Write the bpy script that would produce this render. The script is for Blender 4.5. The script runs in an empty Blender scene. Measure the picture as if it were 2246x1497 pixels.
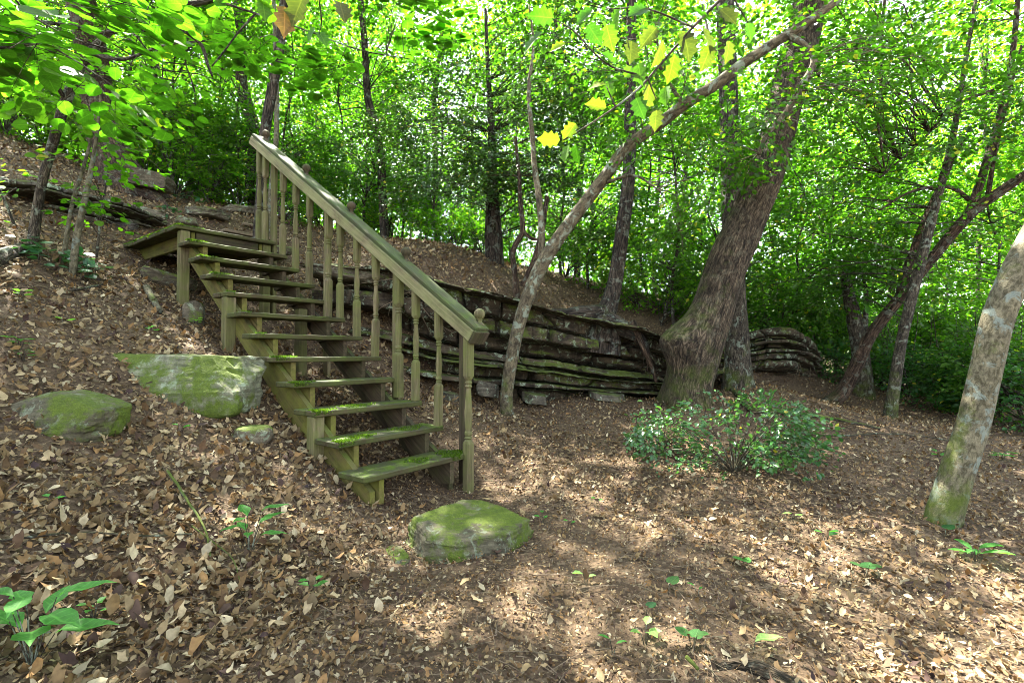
import bpy, math, random
import numpy as np
from mathutils import Vector, Matrix

# ------------------------------------------------------------------ camera, sky, sun, exposure
C = bpy.context.scene.collection
SC = bpy.context.scene
F, CX, CY, PITCH, CZ = 1103.0, 1123.0, 748.5, 0.0228, 1.1
cam_d = bpy.data.cameras.new('camera')
cam = bpy.data.objects.new('camera', cam_d)
C.objects.link(cam)
cam_d.sensor_width = 36.0
cam_d.lens = F / 2246.0 * 36.0
cam_d.clip_start = 0.05
cam_d.clip_end = 600
cam.location = (0, 0, CZ)
cam.rotation_euler = (math.pi / 2 + PITCH, 0, 0)
SC.camera = cam

SUN_EL, SUN_AZ = math.radians(57), math.radians(-38)      # azimuth from +Y, clockwise
w = bpy.data.worlds.new('World')
SC.world = w
w.use_nodes = True
nt = w.node_tree
sky = nt.nodes.new('ShaderNodeTexSky')
sky.sky_type = 'NISHITA'
sky.sun_disc = False
sky.sun_elevation = SUN_EL
sky.sun_rotation = SUN_AZ
bg = nt.nodes['Background']
hsv = nt.nodes.new('ShaderNodeHueSaturation')            # a bright hazy summer sky: paler than clear blue
hsv.inputs['Saturation'].default_value = 0.4
nt.links.new(sky.outputs[0], hsv.inputs['Color'])
nt.links.new(hsv.outputs[0], bg.inputs[0])
bg.inputs[1].default_value = 0.08
sl = bpy.data.lights.new('sun', 'SUN')
sl.energy = 5.0
sl.angle = math.radians(0.5)
sl.color = (1.0, 0.93, 0.82)
so = bpy.data.objects.new('sun', sl)
C.objects.link(so)
sd = Vector((math.sin(SUN_AZ) * math.cos(SUN_EL), math.cos(SUN_AZ) * math.cos(SUN_EL), math.sin(SUN_EL)))
so.rotation_euler = sd.to_track_quat('Z', 'Y').to_euler()
so.location = sd * 60
SC.view_settings.view_transform = 'Standard'
SC.view_settings.look = 'None'
SC.view_settings.gamma = 1.0
SC.view_settings.exposure = 3.9
SC.cycles.filter_width = 0.9
SC.cycles.max_bounces = 7
SC.cycles.diffuse_bounces = 4
SC.cycles.glossy_bounces = 2
SC.cycles.transmission_bounces = 4
SC.cycles.transparent_max_bounces = 4
SC.cycles.sample_clamp_indirect = 6.0

rng = np.random.default_rng(11)
random.seed(11)

# ------------------------------------------------------------------ helpers
def at(px, py, d):
    zz = -(py - CY) / F * d
    c, s = math.cos(PITCH), math.sin(PITCH)
    return np.array([(px - CX) / F * d, d * c - zz * s, d * s + zz * c + CZ])

def _h(ix, iy, iz):
    n = (ix.astype(np.int64) * 374761393 + iy.astype(np.int64) * 668265263 + iz.astype(np.int64) * 1274126177) & 0xffffffff
    n = ((n ^ (n >> 13)) * 1274126177) & 0xffffffff
    n = n ^ (n >> 16)
    return (n & 0xffff) / 65535.0

def vnoise(p):
    p = np.asarray(p, float)
    i = np.floor(p).astype(np.int64)
    f = p - i
    f = f * f * (3 - 2 * f)
    x, y, z = i.T
    fx, fy, fz = f.T
    r = 0
    for dx in (0, 1):
        for dy in (0, 1):
            for dz in (0, 1):
                wgt = (fx if dx else 1 - fx) * (fy if dy else 1 - fy) * (fz if dz else 1 - fz)
                r = r + wgt * _h(x + dx, y + dy, z + dz)
    return r * 2 - 1

def fbm(p, o=4):
    p = np.asarray(p, float)
    r, a, t = 0, 1.0, 0
    for k in range(o):
        r = r + a * vnoise(p * 2 ** k + 17.3 * k)
        t += a
        a *= 0.5
    return r / t

def norm(v):
    return v / np.maximum(np.linalg.norm(v, axis=-1, keepdims=True), 1e-9)

def mesh_np(name, V, faces, gc=None, col=None, smooth=True):
    """V (n,3); faces: list of (m,k) int arrays."""
    me = bpy.data.meshes.new(name)
    V = np.asarray(V, np.float32)
    me.vertices.add(len(V))
    me.vertices.foreach_set('co', V.ravel())
    idx = np.concatenate([f.ravel() for f in faces]).astype(np.int32)
    sizes = np.concatenate([np.full(len(f), f.shape[1]) for f in faces]).astype(np.int32)
    starts = np.concatenate([[0], np.cumsum(sizes)[:-1]]).astype(np.int32)
    me.loops.add(len(idx))
    me.loops.foreach_set('vertex_index', idx)
    me.polygons.add(len(sizes))
    me.polygons.foreach_set('loop_start', starts)
    me.polygons.foreach_set('loop_total', sizes)
    me.polygons.foreach_set('use_smooth', np.full(len(sizes), smooth))
    if gc is not None:
        a = me.attributes.new('gc', 'FLOAT_VECTOR', 'POINT')
        a.data.foreach_set('vector', np.asarray(gc, np.float32).ravel())
    if col is not None:
        a = me.attributes.new('Col', 'FLOAT_COLOR', 'POINT')
        c4 = np.ones((len(V), 4), np.float32)
        c4[:, :3] = col
        a.data.foreach_set('color', c4.ravel())
    me.update(calc_edges=True)
    me.validate()
    return me

class MB:
    """collects pieces (verts, faces, grain coordinates) that become ONE mesh object"""
    def __init__(self):
        self.V, self.F, self.G, self.n = [], [], [], 0
    def add(self, V, faces, G=None):
        V = np.asarray(V, float)
        for f in faces:
            self.F.append(np.asarray(f, int) + self.n)
        self.V.append(V)
        self.G.append(V if G is None else np.asarray(G, float))
        self.n += len(V)
    def build(self, name, mat, parent=None, loc=(0, 0, 0), smooth=True):
        loc = np.asarray(loc, float)
        me = mesh_np(name, np.concatenate(self.V) - loc, self.F, np.concatenate(self.G), smooth=smooth)
        return link(name, me, mat, parent, loc)

def link(name, me, mat, parent=None, loc=(0, 0, 0)):
    o = bpy.data.objects.new(name, me)
    if mat is not None and len(me.materials) == 0:
        me.materials.append(mat)
    C.objects.link(o)
    o.location = loc
    if parent is not None:
        o.parent = parent
        if parent.type == 'EMPTY':
            o.location = np.asarray(loc, float) - np.asarray(parent.location)
        else:
            o.location = np.asarray(loc, float) - WORLD.get(parent.name, np.zeros(3))
    WORLD[o.name] = np.asarray(loc, float)
    return o
WORLD = {}

def tag(o, label, cat, group=None, kind=None):
    if label: o['label'] = label
    if cat: o['category'] = cat
    if group: o['group'] = group
    if kind: o['kind'] = kind
    return o

def thing(name, label, cat, loc=(0, 0, 0), group=None):
    o = bpy.data.objects.new(name, None)
    o.empty_display_size = 0.2
    C.objects.link(o)
    o.location = loc
    WORLD[o.name] = np.asarray(loc, float)
    return tag(o, label, cat, group)

def dup(root, loc, rotz, scale=1.0, label=None, group=None):
    r = root.copy()
    C.objects.link(r)
    r.location = loc
    r.rotation_euler = (0, 0, rotz)
    r.scale = (scale, scale, scale)
    if label: r['label'] = label
    if group: r['group'] = group
    for ch in list(root.children):
        c = ch.copy()
        C.objects.link(c)
        c.parent = r
        for g in ch.children:
            d = g.copy()
            C.objects.link(d)
            d.parent = c
    return r

def smooth_path(P, n=8):
    P = np.asarray(P, float)
    if len(P) < 3:
        t = np.linspace(0, 1, n + 1)[:, None]
        return P[0] * (1 - t) + P[-1] * t
    Q = np.vstack([2 * P[0] - P[1], P, 2 * P[-1] - P[-2]])
    out = []
    for i in range(1, len(Q) - 2):
        for t in np.linspace(0, 1, n, endpoint=False):
            a, b, c, d = Q[i - 1], Q[i], Q[i + 1], Q[i + 2]
            out.append(0.5 * (2 * b + (c - a) * t + (2 * a - 5 * b + 4 * c - d) * t ** 2 + (3 * b - a - 3 * c + d) * t ** 3))
    out.append(Q[-2])
    return np.array(out)

def tube(mb, P, R, sides=10, bump=0.0, bf=3.0, roots=0.0, cap=False, seed=0.0, bulge=None):
    """P (n,3) path, R (n,) radii; bump: relative radial noise"""
    P = np.asarray(P, float)
    R = np.asarray(R, float)
    n = len(P)
    T = norm(np.gradient(P, axis=0))
    up = np.array([0.0, 0.0, 1.0]) if abs(T[0][2]) < 0.9 else np.array([0.0, 1.0, 0.0])
    A = np.zeros((n, 3))
    a = np.cross(up, T[0])
    for i in range(n):
        a = a - T[i] * np.dot(a, T[i])
        a = a / max(np.linalg.norm(a), 1e-9)
        A[i] = a
    B = np.cross(T, A)
    L = np.concatenate([[0], np.cumsum(np.linalg.norm(np.diff(P, axis=0), axis=1))])
    th = np.linspace(0, 2 * math.pi, sides, endpoint=False)
    cs, sn = np.cos(th), np.sin(th)
    G = np.stack([np.outer(R, cs), np.outer(R, sn), np.repeat(L[:, None], sides, 1)], -1)
    rad = np.repeat(R[:, None], sides, 1)
    if bump:
        nn = fbm(np.stack([np.outer(np.ones(n), cs) * 1.2, np.outer(np.ones(n), sn) * 1.2, np.repeat(L[:, None], sides, 1) * bf], -1).reshape(-1, 3) + seed, 3).reshape(n, sides)
        rad = rad * (1 + bump * nn)
    if roots:
        ang = 2.5 * seed + 5 * th + 1.3 * np.sin(th * 2 + seed)
        rad = rad * (1 + roots * np.exp(-np.clip(L - .15, 0, None) / .22)[:, None] * (.35 + np.maximum(np.cos(ang), -.3))[None, :])
    if bulge:
        L0, wd, amp, dr = bulge
        U = cs[None, :, None] * A[:, None, :] + sn[None, :, None] * B[:, None, :]
        dt = np.clip(U @ np.asarray(dr, float), 0, None)
        up_ = (L - L0)[:, None]
        rad = rad * (1 + amp * dt ** 2.2 * np.exp(-(up_ / np.where(up_ > 0, wd * 1.5, wd)) ** 2))
    V = P[:, None, :] + rad[..., None] * (cs[None, :, None] * A[:, None, :] + sn[None, :, None] * B[:, None, :])
    V = V.reshape(-1, 3)
    i = np.arange(n - 1)[:, None] * sides
    j = np.arange(sides)[None, :]
    k = (j + 1) % sides
    q = np.stack([i + j, i + k, i + sides + k, i + sides + j], -1).reshape(-1, 4)
    fs = [q]
    G = G.reshape(-1, 3) + np.array([seed * 3.1, seed * 1.7, seed * 5.3])
    if cap:
        V = np.vstack([V, P[0], P[-1]])
        G = np.vstack([G, G[:1], G[-1:]])
        c0, c1 = n * sides, n * sides + 1
        jj = np.arange(sides)
        kk = (jj + 1) % sides
        fs.append(np.stack([np.full(sides, c0), kk, jj], -1))
        b = (n - 1) * sides
        fs.append(np.stack([np.full(sides, c1), b + jj, b + kk], -1))
    mb.add(V, fs, G)

def sticks(mb, A, B, ra, rb, sag=0.0, sides=3):
    """many thin straight-ish twigs at once; A, B (n,3)"""
    n = len(A)
    if n == 0: return
    M = (A + B) / 2 + np.array([0, 0, 1]) * (sag * np.linalg.norm(B - A, axis=1))[:, None]
    T = norm(B - A)
    ref = np.where(np.abs(T[:, 2:3]) < 0.9, np.array([[0, 0, 1.0]]), np.array([[0, 1.0, 0]]))
    U = norm(np.cross(ref, T))
    W = np.cross(T, U)
    th = np.linspace(0, 2 * math.pi, sides, endpoint=False)
    rings = []
    ra = np.broadcast_to(np.asarray(ra, float), (n,)); rb = np.broadcast_to(np.asarray(rb, float), (n,))
    for pt, r in ((A, ra), (M, (ra + rb) / 2), (B, rb)):
        rings.append(np.stack([pt + r[:, None] * (math.cos(t) * U + math.sin(t) * W) for t in th], 1))
    V = np.stack(rings, 1).reshape(-1, 3)
    base = np.arange(n)[:, None] * (3 * sides)
    fs = []
    for lev in (0, 1):
        for j in range(sides):
            k = (j + 1) % sides
            fs.append(base + np.array([[lev * sides + j, lev * sides + k, (lev + 1) * sides + k, (lev + 1) * sides + j]]))
    mb.add(V, [np.concatenate(fs)])

# --- leaves
def T_oval(wd=0.34, fold=0.10, droop=0.10):
    v = np.array([[0, 0, 0], [wd, .30, fold], [wd * .85, .68, fold], [0, 1, -droop], [-wd * .85, .68, fold], [-wd, .30, fold]])
    return v, [np.array([[0, 1, 2, 3], [0, 3, 4, 5]])]
def T_blade(prof, droop=.3, fold=.25):
    ys = np.linspace(0, 1, len(prof))
    v = []
    for y, w_ in zip(ys, prof):
        z = -droop * y ** 2 + .04 * math.sin(y * 9)
        v += [(-w_, y, z + fold * w_), (0, y, z), (w_, y, z + fold * w_)]
    f = []
    for i in range(len(prof) - 1):
        a = 3 * i
        f += [(a, a + 1, a + 4, a + 3), (a + 1, a + 2, a + 5, a + 4)]
    return np.array(v), [np.array(f)]
def T_round():
    a = [(0, 0), (.26, .06), (.42, .28), (.44, .52), (.30, .80), (.12, .95), (0, 1.0)]
    v = [(x, y, .06 * abs(x) - .08 * y * y) for x, y in a] + [(-x, y, .06 * abs(x) - .08 * y * y) for x, y in a[1:-1][::-1]]
    v.append((0, .5, -.05))
    v = np.array(v); n = 12
    return v, [np.array([[12, i, (i + 1) % n] for i in range(n)])]
def T_holly():
    a = [(0, 0), (.15, .08), (.30, .16), (.22, .30), (.38, .42), (.24, .56), (.34, .72), (.16, .82), (0, 1.05)]
    v = [(x, y, .35 * abs(x) - .1 * y * y) for x, y in a] + [(-x, y, .35 * abs(x) - .1 * y * y) for x, y in a[1:-1][::-1]]
    n = len(v)
    for y in (.3, .6): v.append((0, y, -.03))
    v = np.array(v)
    m1, m2 = n, n + 1
    f = []
    for i in range(n):
        y = (v[i][1] + v[(i + 1) % n][1]) / 2
        f.append([m1 if y < .45 else m2, i, (i + 1) % n])
    f.append([m1, 4, m2]); f.append([m1, m2, n - 4])
    return v, [np.array(f)]
def T_lance():
    v = np.array([[0, 0, 0], [.13, .2, .04], [.19, .45, .05], [.12, .75, .01], [0, 1, -.14], [-.12, .75, .01], [-.19, .45, .05], [-.13, .2, .04], [0, .45, 0.0]])
    n = 8
    return v, [np.array([[8, i, (i + 1) % n] for i in range(n)])]
def T_heart():
    a = [(0, .12), (.12, 0), (.32, .02), (.46, .22), (.46, .48), (.30, .76), (0, 1.0)]
    v = [(x, y, .10 * abs(x)) for x, y in a] + [(-x, y, .10 * abs(x)) for x, y in a[1:-1][::-1]]
    v.append((0, .45, -.02)); n = 12
    return np.array(v), [np.array([[12, i, (i + 1) % n] for i in range(n)])]

def leaves(name, pos, d, nr, size, col, tmpl, mat, parent=None, loc=(0, 0, 0), curl=None, smooth=True, veins=False):
    tv, tf = tmpl
    d = norm(d)
    s = norm(np.cross(d, nr))
    nr = np.cross(s, d)
    k, n = len(tv), len(pos)
    X = np.repeat(tv[None], n, 0)
    if curl is not None:
        X = curl(X)
    V = pos[:, None, :] + size[:, None, None] * (X[..., 0:1] * s[:, None, :] + X[..., 1:2] * d[:, None, :] + X[..., 2:3] * nr[:, None, :])
    V = V.reshape(-1, 3) - np.asarray(loc, float)
    base = np.arange(n)[:, None, None] * k
    fs = [(f[None] + base).reshape(-1, f.shape[1]) for f in tf]
    me = mesh_np(name, V, fs, gc=np.tile(tv, (n, 1)) if veins else None, col=np.repeat(col, k, 0), smooth=smooth)
    return link(name, me, mat, parent, loc)

def leafcol(n, a, b, yel=0.02, jit=0.18):
    a, b = np.array(a), np.array(b)
    t = rng.random((n, 1))
    c = a * (1 - t) + b * t
    c *= 1 + jit * rng.normal(size=(n, 1))
    m = rng.random(n) < yel
    c[m] = np.array([.32, .30, .03]) * (0.7 + .5 * rng.random((m.sum(), 1)))
    return np.clip(c, 0.004, 0.9)

def in_ellipsoid(c, r, n, shell=0.5, clump=1.2, thr=-0.05):
    out = np.zeros((0, 3))
    k = 0
    while len(out) < n and k < 12:
        p = rng.normal(size=(n * 3, 3))
        p = norm(p) * (rng.random((n * 3, 1)) ** (1 / 3 * shell + 0.05))
        q = p * np.asarray(r) + np.asarray(c)
        keep = fbm(q * clump + 3.7, 2) > thr
        out = np.vstack([out, q[keep]])
        k += 1
    return out[:n]

class Crown:
    """collects sprays of leaves (flat fans along twigs) for one tree"""
    def __init__(self):
        self.P, self.D, self.N, self.S = [], [], [], []
        self.A, self.B = [], []
    def sprays(self, base, axis, L, m, size, flat=0.25, wid=0.45, tilt=0.35, nj=.38, ld=.15):
        n = len(base)
        if n == 0: return
        a = norm(axis)
        upv = norm(np.array([[0, 0, 1.0]]) + tilt * rng.normal(size=(n, 3)))
        b = norm(np.cross(a, upv))
        c = np.cross(b, a)
        L = np.broadcast_to(np.asarray(L, float), (n,))
        t = rng.random((n, m)) * 0.95 + 0.08
        s = rng.uniform(-1, 1, (n, m))
        wdt = wid * np.sin(np.clip(t, 0, 1) * 2.6 + 0.4)
        pos = base[:, None, :] + L[:, None, None] * (t[..., None] * a[:, None, :] + (s * wdt)[..., None] * b[:, None, :]
              + (flat * 0.3 * rng.normal(size=(n, m)) - 0.12 * t * t)[..., None] * c[:, None, :])
        dr = a[:, None, :] * (0.55 + .3 * rng.random((n, m, 1))) + np.sign(s)[..., None] * b[:, None, :] * 0.8 + 0.25 * rng.normal(size=(n, m, 3)) * np.array([1, 1, .2 + 5 * ld if ld < .15 else 1]) - np.array([0, 0, ld])
        nr = c[:, None, :] + nj * rng.normal(size=(n, m, 3))
        self.P.append(pos.reshape(-1, 3)); self.D.append(dr.reshape(-1, 3)); self.N.append(nr.reshape(-1, 3))
        self.S.append((size * np.exp(0.22 * rng.normal(size=n * m))))
        self.A.append(base); self.B.append(base + a * (L * .9)[:, None] - c * (0.1 * L)[:, None])
    def fill(self, c, r, n, away, L, m, size, **k):
        shell = k.pop('shell', 0.6); clump = k.pop('clump', 1.3); thr = k.pop('thr', -0.05); droop = k.pop('droop', 0.15)
        base = in_ellipsoid(c, r, n, shell, clump, thr)
        ax = base - np.asarray(away)
        ax[:, 2] *= 0.25
        ax = norm(ax) + 0.6 * rng.normal(size=ax.shape) * np.array([1, 1, .35]) - np.array([0, 0, droop])
        self.sprays(base, ax, L * np.exp(.2 * rng.normal(size=len(base))), m, size, **k)
        return base
    def build(self, name, tmpl, mat, colA, colB, parent, loc, yel=0.02, jit=.18, veins=False):
        P = np.concatenate(self.P)
        return leaves(name, P, np.concatenate(self.D), np.concatenate(self.N), np.concatenate(self.S), leafcol(len(P), colA, colB, yel, jit), tmpl, mat, parent, loc, veins=veins)
    def twigs(self, mb, r=0.004, frac=1.0):
        A = np.concatenate(self.A); B = np.concatenate(self.B)
        k = rng.random(len(A)) < frac
        sticks(mb, A[k], B[k], r, r * .4, sag=0.03)

# ------------------------------------------------------------------ materials
def new_mat(name):
    m = bpy.data.materials.new(name)
    m.use_nodes = True
    t = m.node_tree
    t.nodes.clear()
    return m, t
class N:
    def __init__(self, t): self.t = t
    def __call__(self, typ, **kw):
        n = self.t.nodes.new('ShaderNode' + typ)
        for k, v in kw.items():
            if k.startswith('_'): setattr(n, k[1:], v)
        return n
    def l(self, a, b): self.t.links.new(a, b)
    def noise(self, vec, scale, detail=4, rough=.55, dist=0.0):
        n = self('TexNoise')
        n.inputs['Scale'].default_value = scale; n.inputs['Detail'].default_value = detail
        n.inputs['Roughness'].default_value = rough; n.inputs['Distortion'].default_value = dist
        if vec is not None: self.l(vec, n.inputs['Vector'])
        return n.outputs['Fac']
    def ramp(self, fac, *stops):
        r = self('ValToRGB')
        e = r.color_ramp.elements
        while len(e) < len(stops): e.new(0.5)
        for i, (p, c) in enumerate(stops):
            e[i].position = p
            e[i].color = (c, c, c, 1) if np.isscalar(c) else (*c, 1)
        self.l(fac, r.inputs[0])
        return r.outputs[0]
    def mix(self, fac, a, b, mode='MIX'):
        m = self('Mix', _data_type='RGBA', _blend_type=mode)
        for s, v in ((m.inputs[0], fac), (m.inputs[6], a), (m.inputs[7], b)):
            if hasattr(v, 'links'): self.l(v, s)
            elif np.isscalar(v): s.default_value = v
            else: s.default_value = (*v, 1)
        return m.outputs[2]
    def math(self, op, a, b=0.0):
        m = self('Math', _operation=op)
        for s, v in ((m.inputs[0], a), (m.inputs[1], b)):
            if hasattr(v, 'links'): self.l(v, s)
            else: s.default_value = v
        return m.outputs[0]
    def attr(self, name):
        return self('Attribute', _attribute_name=name)
    def scale(self, vec, s):
        m = self('Mapping')
        m.inputs['Scale'].default_value = s
        self.l(vec, m.inputs['Vector'])
        return m.outputs[0]
    def dist(self, vec, scale):
        t = self('TexNoise'); t.inputs['Scale'].default_value = scale; t.inputs['Detail'].default_value = 3
        self.l(vec, t.inputs['Vector'])
        return t.outputs['Color']
    def bump(self, h, strength, dist=0.01, nrm=None):
        b = self('Bump')
        b.inputs['Strength'].default_value = strength; b.inputs['Distance'].default_value = dist
        self.l(h, b.inputs['Height'])
        if nrm is not None: self.l(nrm, b.inputs['Normal'])
        return b.outputs[0]
    def out(self, col, rough=.9, nrm=None, spec=.25):
        p = self('BsdfPrincipled'); o = self('OutputMaterial')
        for key, v in (('Base Color', col), ('Roughness', rough), ('Specular IOR Level', spec)):
            if hasattr(v, 'links'): self.l(v, p.inputs[key])
            elif np.isscalar(v): p.inputs[key].default_value = v
            else: p.inputs[key].default_value = (*v, 1)
        if nrm is not None: self.l(nrm, p.inputs['Normal'])
        self.l(p.outputs[0], o.inputs[0])
        return p
    def upness(self):
        g = self('NewGeometry'); s = self('SeparateXYZ')
        self.l(g.outputs['Normal'], s.inputs[0])
        return s.outputs['Z']

def leaf_mat(name, trans=0.5, gain=(1.5, 1.5, .8), rough=.45, spec=.35, veins=False):
    m, t = new_mat(name); n = N(t)
    col = n.attr('Col').outputs['Color']
    g = n('NewGeometry')
    vn = n.noise(g.outputs['Position'], 60.0, 2)
    col = n.mix(1.0, col, n.ramp(vn, (0.3, .8), (.7, 1.15)), 'MULTIPLY')
    if veins:
        s = n('SeparateXYZ'); n.l(n.attr('gc').outputs['Vector'], s.inputs[0])
        ax = n.math('ABSOLUTE', s.outputs['X'])
        mid = n.ramp(ax, (.008, 1), (.028, 0))
        ph = n.math('FRACT', n.math('MULTIPLY', n.math('SUBTRACT', s.outputs['Y'], n.math('MULTIPLY', ax, .7)), 7.0))
        side = n.math('MULTIPLY', n.ramp(n.math('ABSOLUTE', n.math('SUBTRACT', ph, .5)), (.03, 1), (.10, 0)), .55)
        blot = n.noise(g.outputs['Position'], 30.0, 4, .7)
        col = n.mix(n.math('MULTIPLY', n.ramp(blot, (.60, 0), (.70, 1)), .45), col, (.07, .045, .012))
        col = n.mix(n.math('MAXIMUM', mid, side), col, n.mix(1.0, col, (1.7, 1.5, 1.6), 'MULTIPLY'))
    p = n('BsdfPrincipled'); tr = n('BsdfTranslucent'); mx = n('MixShader'); o = n('OutputMaterial')
    n.l(col, p.inputs['Base Color']); p.inputs['Roughness'].default_value = rough
    p.inputs['Specular IOR Level'].default_value = spec
    tc = n.mix(1.0, col, gain, 'MULTIPLY')
    n.l(tc, tr.inputs['Color'])
    mx.inputs[0].default_value = trans
    n.l(p.outputs[0], mx.inputs[1]); n.l(tr.outputs[0], mx.inputs[2]); n.l(mx.outputs[0], o.inputs[0])
    return m
M = {}
M['leaf'] = leaf_mat('leaf_green', .5, (1.6, 2.2, .6))
M['leaf_thin'] = leaf_mat('leaf_thin', .6, (1.65, 2.3, .55), rough=.55, spec=.15)
M['leaf_near'] = leaf_mat('leaf_near', .5, (1.35, 2.0, .45), rough=.5, spec=.18, veins=True)
M['leaf_waxy'] = leaf_mat('leaf_waxy', .28, (2.2, 2.2, .8), rough=.28, spec=.5)
M['dead_leaf'] = leaf_mat('dead_leaf', .12, (1.2, 1.0, .8), rough=.75, spec=.2)

def bark_mat(name, dark, light, moss=0.4, lichen=0.3, moss_h=1.5, stretch=6.0, sc=26.0, bumpy=.8, lich_col=(.30, .36, .28), cracks=1.0):
    m, t = new_mat(name); n = N(t)
    gc = n.attr('gc').outputs['Vector']
    v = n.scale(gc, (1, 1, 1 / stretch))
    f = n.noise(v, sc, 6, .65, .4)
    vo = n('TexVoronoi', _feature='DISTANCE_TO_EDGE'); vo.inputs['Scale'].default_value = sc * .9
    crack = n.ramp(vo.outputs['Distance'], (0.0, 1.0 - cracks), (.22, 1.0))
    n.l(n.mix(.22, v, n.dist(v, sc * .5)), vo.inputs['Vector'])
    col = n.mix(n.ramp(f, (.40, 0), (.60, 1)), dark, light)
    mott = n.noise(gc, 6.0, 5, .7)
    col = n.mix(1.0, col, n.ramp(mott, (.35, .62), (.65, 1.3)), 'MULTIPLY')
    col = n.mix(1.0, col, n.mix(crack, (.28, .26, .25), (1, 1, 1)), 'MULTIPLY')
    big = n.noise(gc, 4.0, 4, .6)
    li = n.noise(gc, 9.0, 6, .7, .5)
    col = n.mix(n.math('MULTIPLY', n.ramp(li, (.54, 0), (.60, 1)), lichen), col, lich_col)
    # moss: patches, more of it close to the ground
    s = n('SeparateXYZ'); n.l(gc, s.inputs[0])
    g = n('NewGeometry'); sp = n('SeparateXYZ'); n.l(g.outputs['Position'], sp.inputs[0])
    low = n.ramp(n.math('MULTIPLY', sp.outputs['Z'], 1 / max(moss_h, .1)), (0.0, 1.0), (1.0, 0.0))
    up = n.upness()
    mf = n.math('ADD', n.math('ADD', n.math('MULTIPLY', low, .24), n.math('MULTIPLY', up, .2)), n.noise(gc, 5.0, 6, .7))
    mf = n.math('MULTIPLY', n.ramp(mf, (.62, 0), (.82, 1)), moss)
    mc = n.mix(n.noise(gc, 70, 3), (.020, .034, .004), (.085, .115, .012))
    col = n.mix(mf, col, mc)
    h = n.math('ADD', n.math('MULTIPLY', f, .6), n.math('MULTIPLY', crack, .5))
    n.out(col, .92, n.bump(h, bumpy, .02), .2)
    return m
M['bark_grey'] = bark_mat('bark_grey', (.0296, .0244, .0178), (.0999, .0851, .0592), .8, .35, 1.6, 4.0, 34.0)
M['bark_big'] = bark_mat('bark_big', (.0296, .0222, .0148), (.1221, .0925, .0592), .6, .18, 2.4, 5.0, 34.0, 1.0, (.1776, .1776, .1184))
M['bark_lichen'] = bark_mat('bark_lichen', (.0444, .0355, .0222), (.1258, .1036, .0629), .8, .7, 1.6, 2.0, 30.0, .5, (.1850, .2220, .1702), .35)
M['bark_dark'] = bark_mat('bark_dark', (.0185, .0148, .0118), (.0666, .0518, .0370), .35, .2, 1.0, 6.0, 24.0, .8)
M['bark_red'] = bark_mat('bark_red', (.0333, .0207, .0133), (.1184, .0777, .0488), .35, .2, 1.0, 9.0, 40.0, 1.0)
M['bark_smooth'] = bark_mat('bark_smooth', (.050, .045, .025), (.135, .122, .078), .9, .6, 1.3, 1.8, 46.0, .5, (.15, .19, .17), .25)
M['twig'] = bark_mat('twig', (.0296, .0237, .0178), (.0888, .0740, .0518), .2, .4, 1.0, 6.0, 60.0, .4)

def wood_mat(name, dark, light, green, gfac, mossup):
    m, t = new_mat(name); n = N(t)
    gc = n.attr('gc').outputs['Vector']
    v = n.scale(gc, (1, 1, .06))
    f = n.noise(v, 60, 6, .65, .6)
    ring = n.noise(n.scale(gc, (1, 1, .12)), 14, 3, .6, 1.5)
    col = n.mix(n.ramp(f, (.3, 0), (.7, 1)), dark, light)
    col = n.mix(n.ramp(ring, (.35, .55), (.65, 0)), col, n.mix(.5, dark, (.05, .03, .015)))
    oi = n('ObjectInfo')
    col = n.mix(1.0, col, n.ramp(oi.outputs['Random'], (0.0, .72), (1.0, 1.18)), 'MULTIPLY')
    streak = n.noise(n.scale(gc, (1, 1, .035)), 26, 4, .6, .8)
    col = n.mix(1.0, col, n.ramp(streak, (.36, .5), (.62, 1.25)), 'MULTIPLY')
    knot = n('TexVoronoi'); knot.inputs['Scale'].default_value = 5.0
    n.l(n.scale(gc, (1, 1, .45)), knot.inputs['Vector'])
    col = n.mix(n.math('MULTIPLY', n.ramp(knot.outputs['Distance'], (.05, 1), (.13, 0)), .7), col, (.06, .035, .018))
    g = n('NewGeometry')
    alg = n.noise(g.outputs['Position'], 5.0, 6, .7)
    col = n.mix(n.math('MULTIPLY', n.ramp(alg, (.36, .1), (.62, 1)), gfac), col, green)
    fine = n.noise(g.outputs['Position'], 90.0, 4, .7)
    up = n.ramp(n.upness(), (.3, 0), (.9, 1))
    mo = n.noise(g.outputs['Position'], 7.0, 6, .75)
    mf = n.math('MULTIPLY', n.ramp(n.math('ADD', mo, n.math('MULTIPLY', fine, .25)), (.60, 0), (.72, 1)), n.math('MULTIPLY', n.math('ADD', n.math('MULTIPLY', up, .8), .2), mossup))
    mc = n.mix(fine, (.022, .045, .003), (.10, .155, .010))
    wet = n.math('MULTIPLY', up, mossup)
    col = n.mix(n.math('MULTIPLY', wet, .45), col, (.045, .05, .035))
    col = n.mix(mf, col, mc)
    h = n.math('ADD', n.math('MULTIPLY', f, .8), n.math('MULTIPLY', fine, .4))
    n.out(col, n.mix(wet, (.9, .9, .9), (.55, .55, .55)), n.bump(h, .8, .006), .25)
    return m
M['wood_post'] = wood_mat('wood_post', (.060, .043, .025), (.190, .150, .095), (.095, .105, .028), .8, .6)
M['wood_rail'] = wood_mat('wood_rail', (.10, .078, .045), (.30, .25, .15), (.19, .205, .085), .6, .5)
M['wood_cap'] = wood_mat('wood_cap', (.022, .020, .011), (.080, .077, .040), (.038, .060, .016), .8, .5)
M['wood_tread'] = wood_mat('wood_tread', (.024, .017, .009), (.080, .060, .032), (.045, .055, .012), .75, 1.0)
M['wood_string'] = wood_mat('wood_string', (.0518, .0355, .0148), (.1480, .1073, .0444), (.1073, .1110, .0163), .85, .6)
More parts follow.
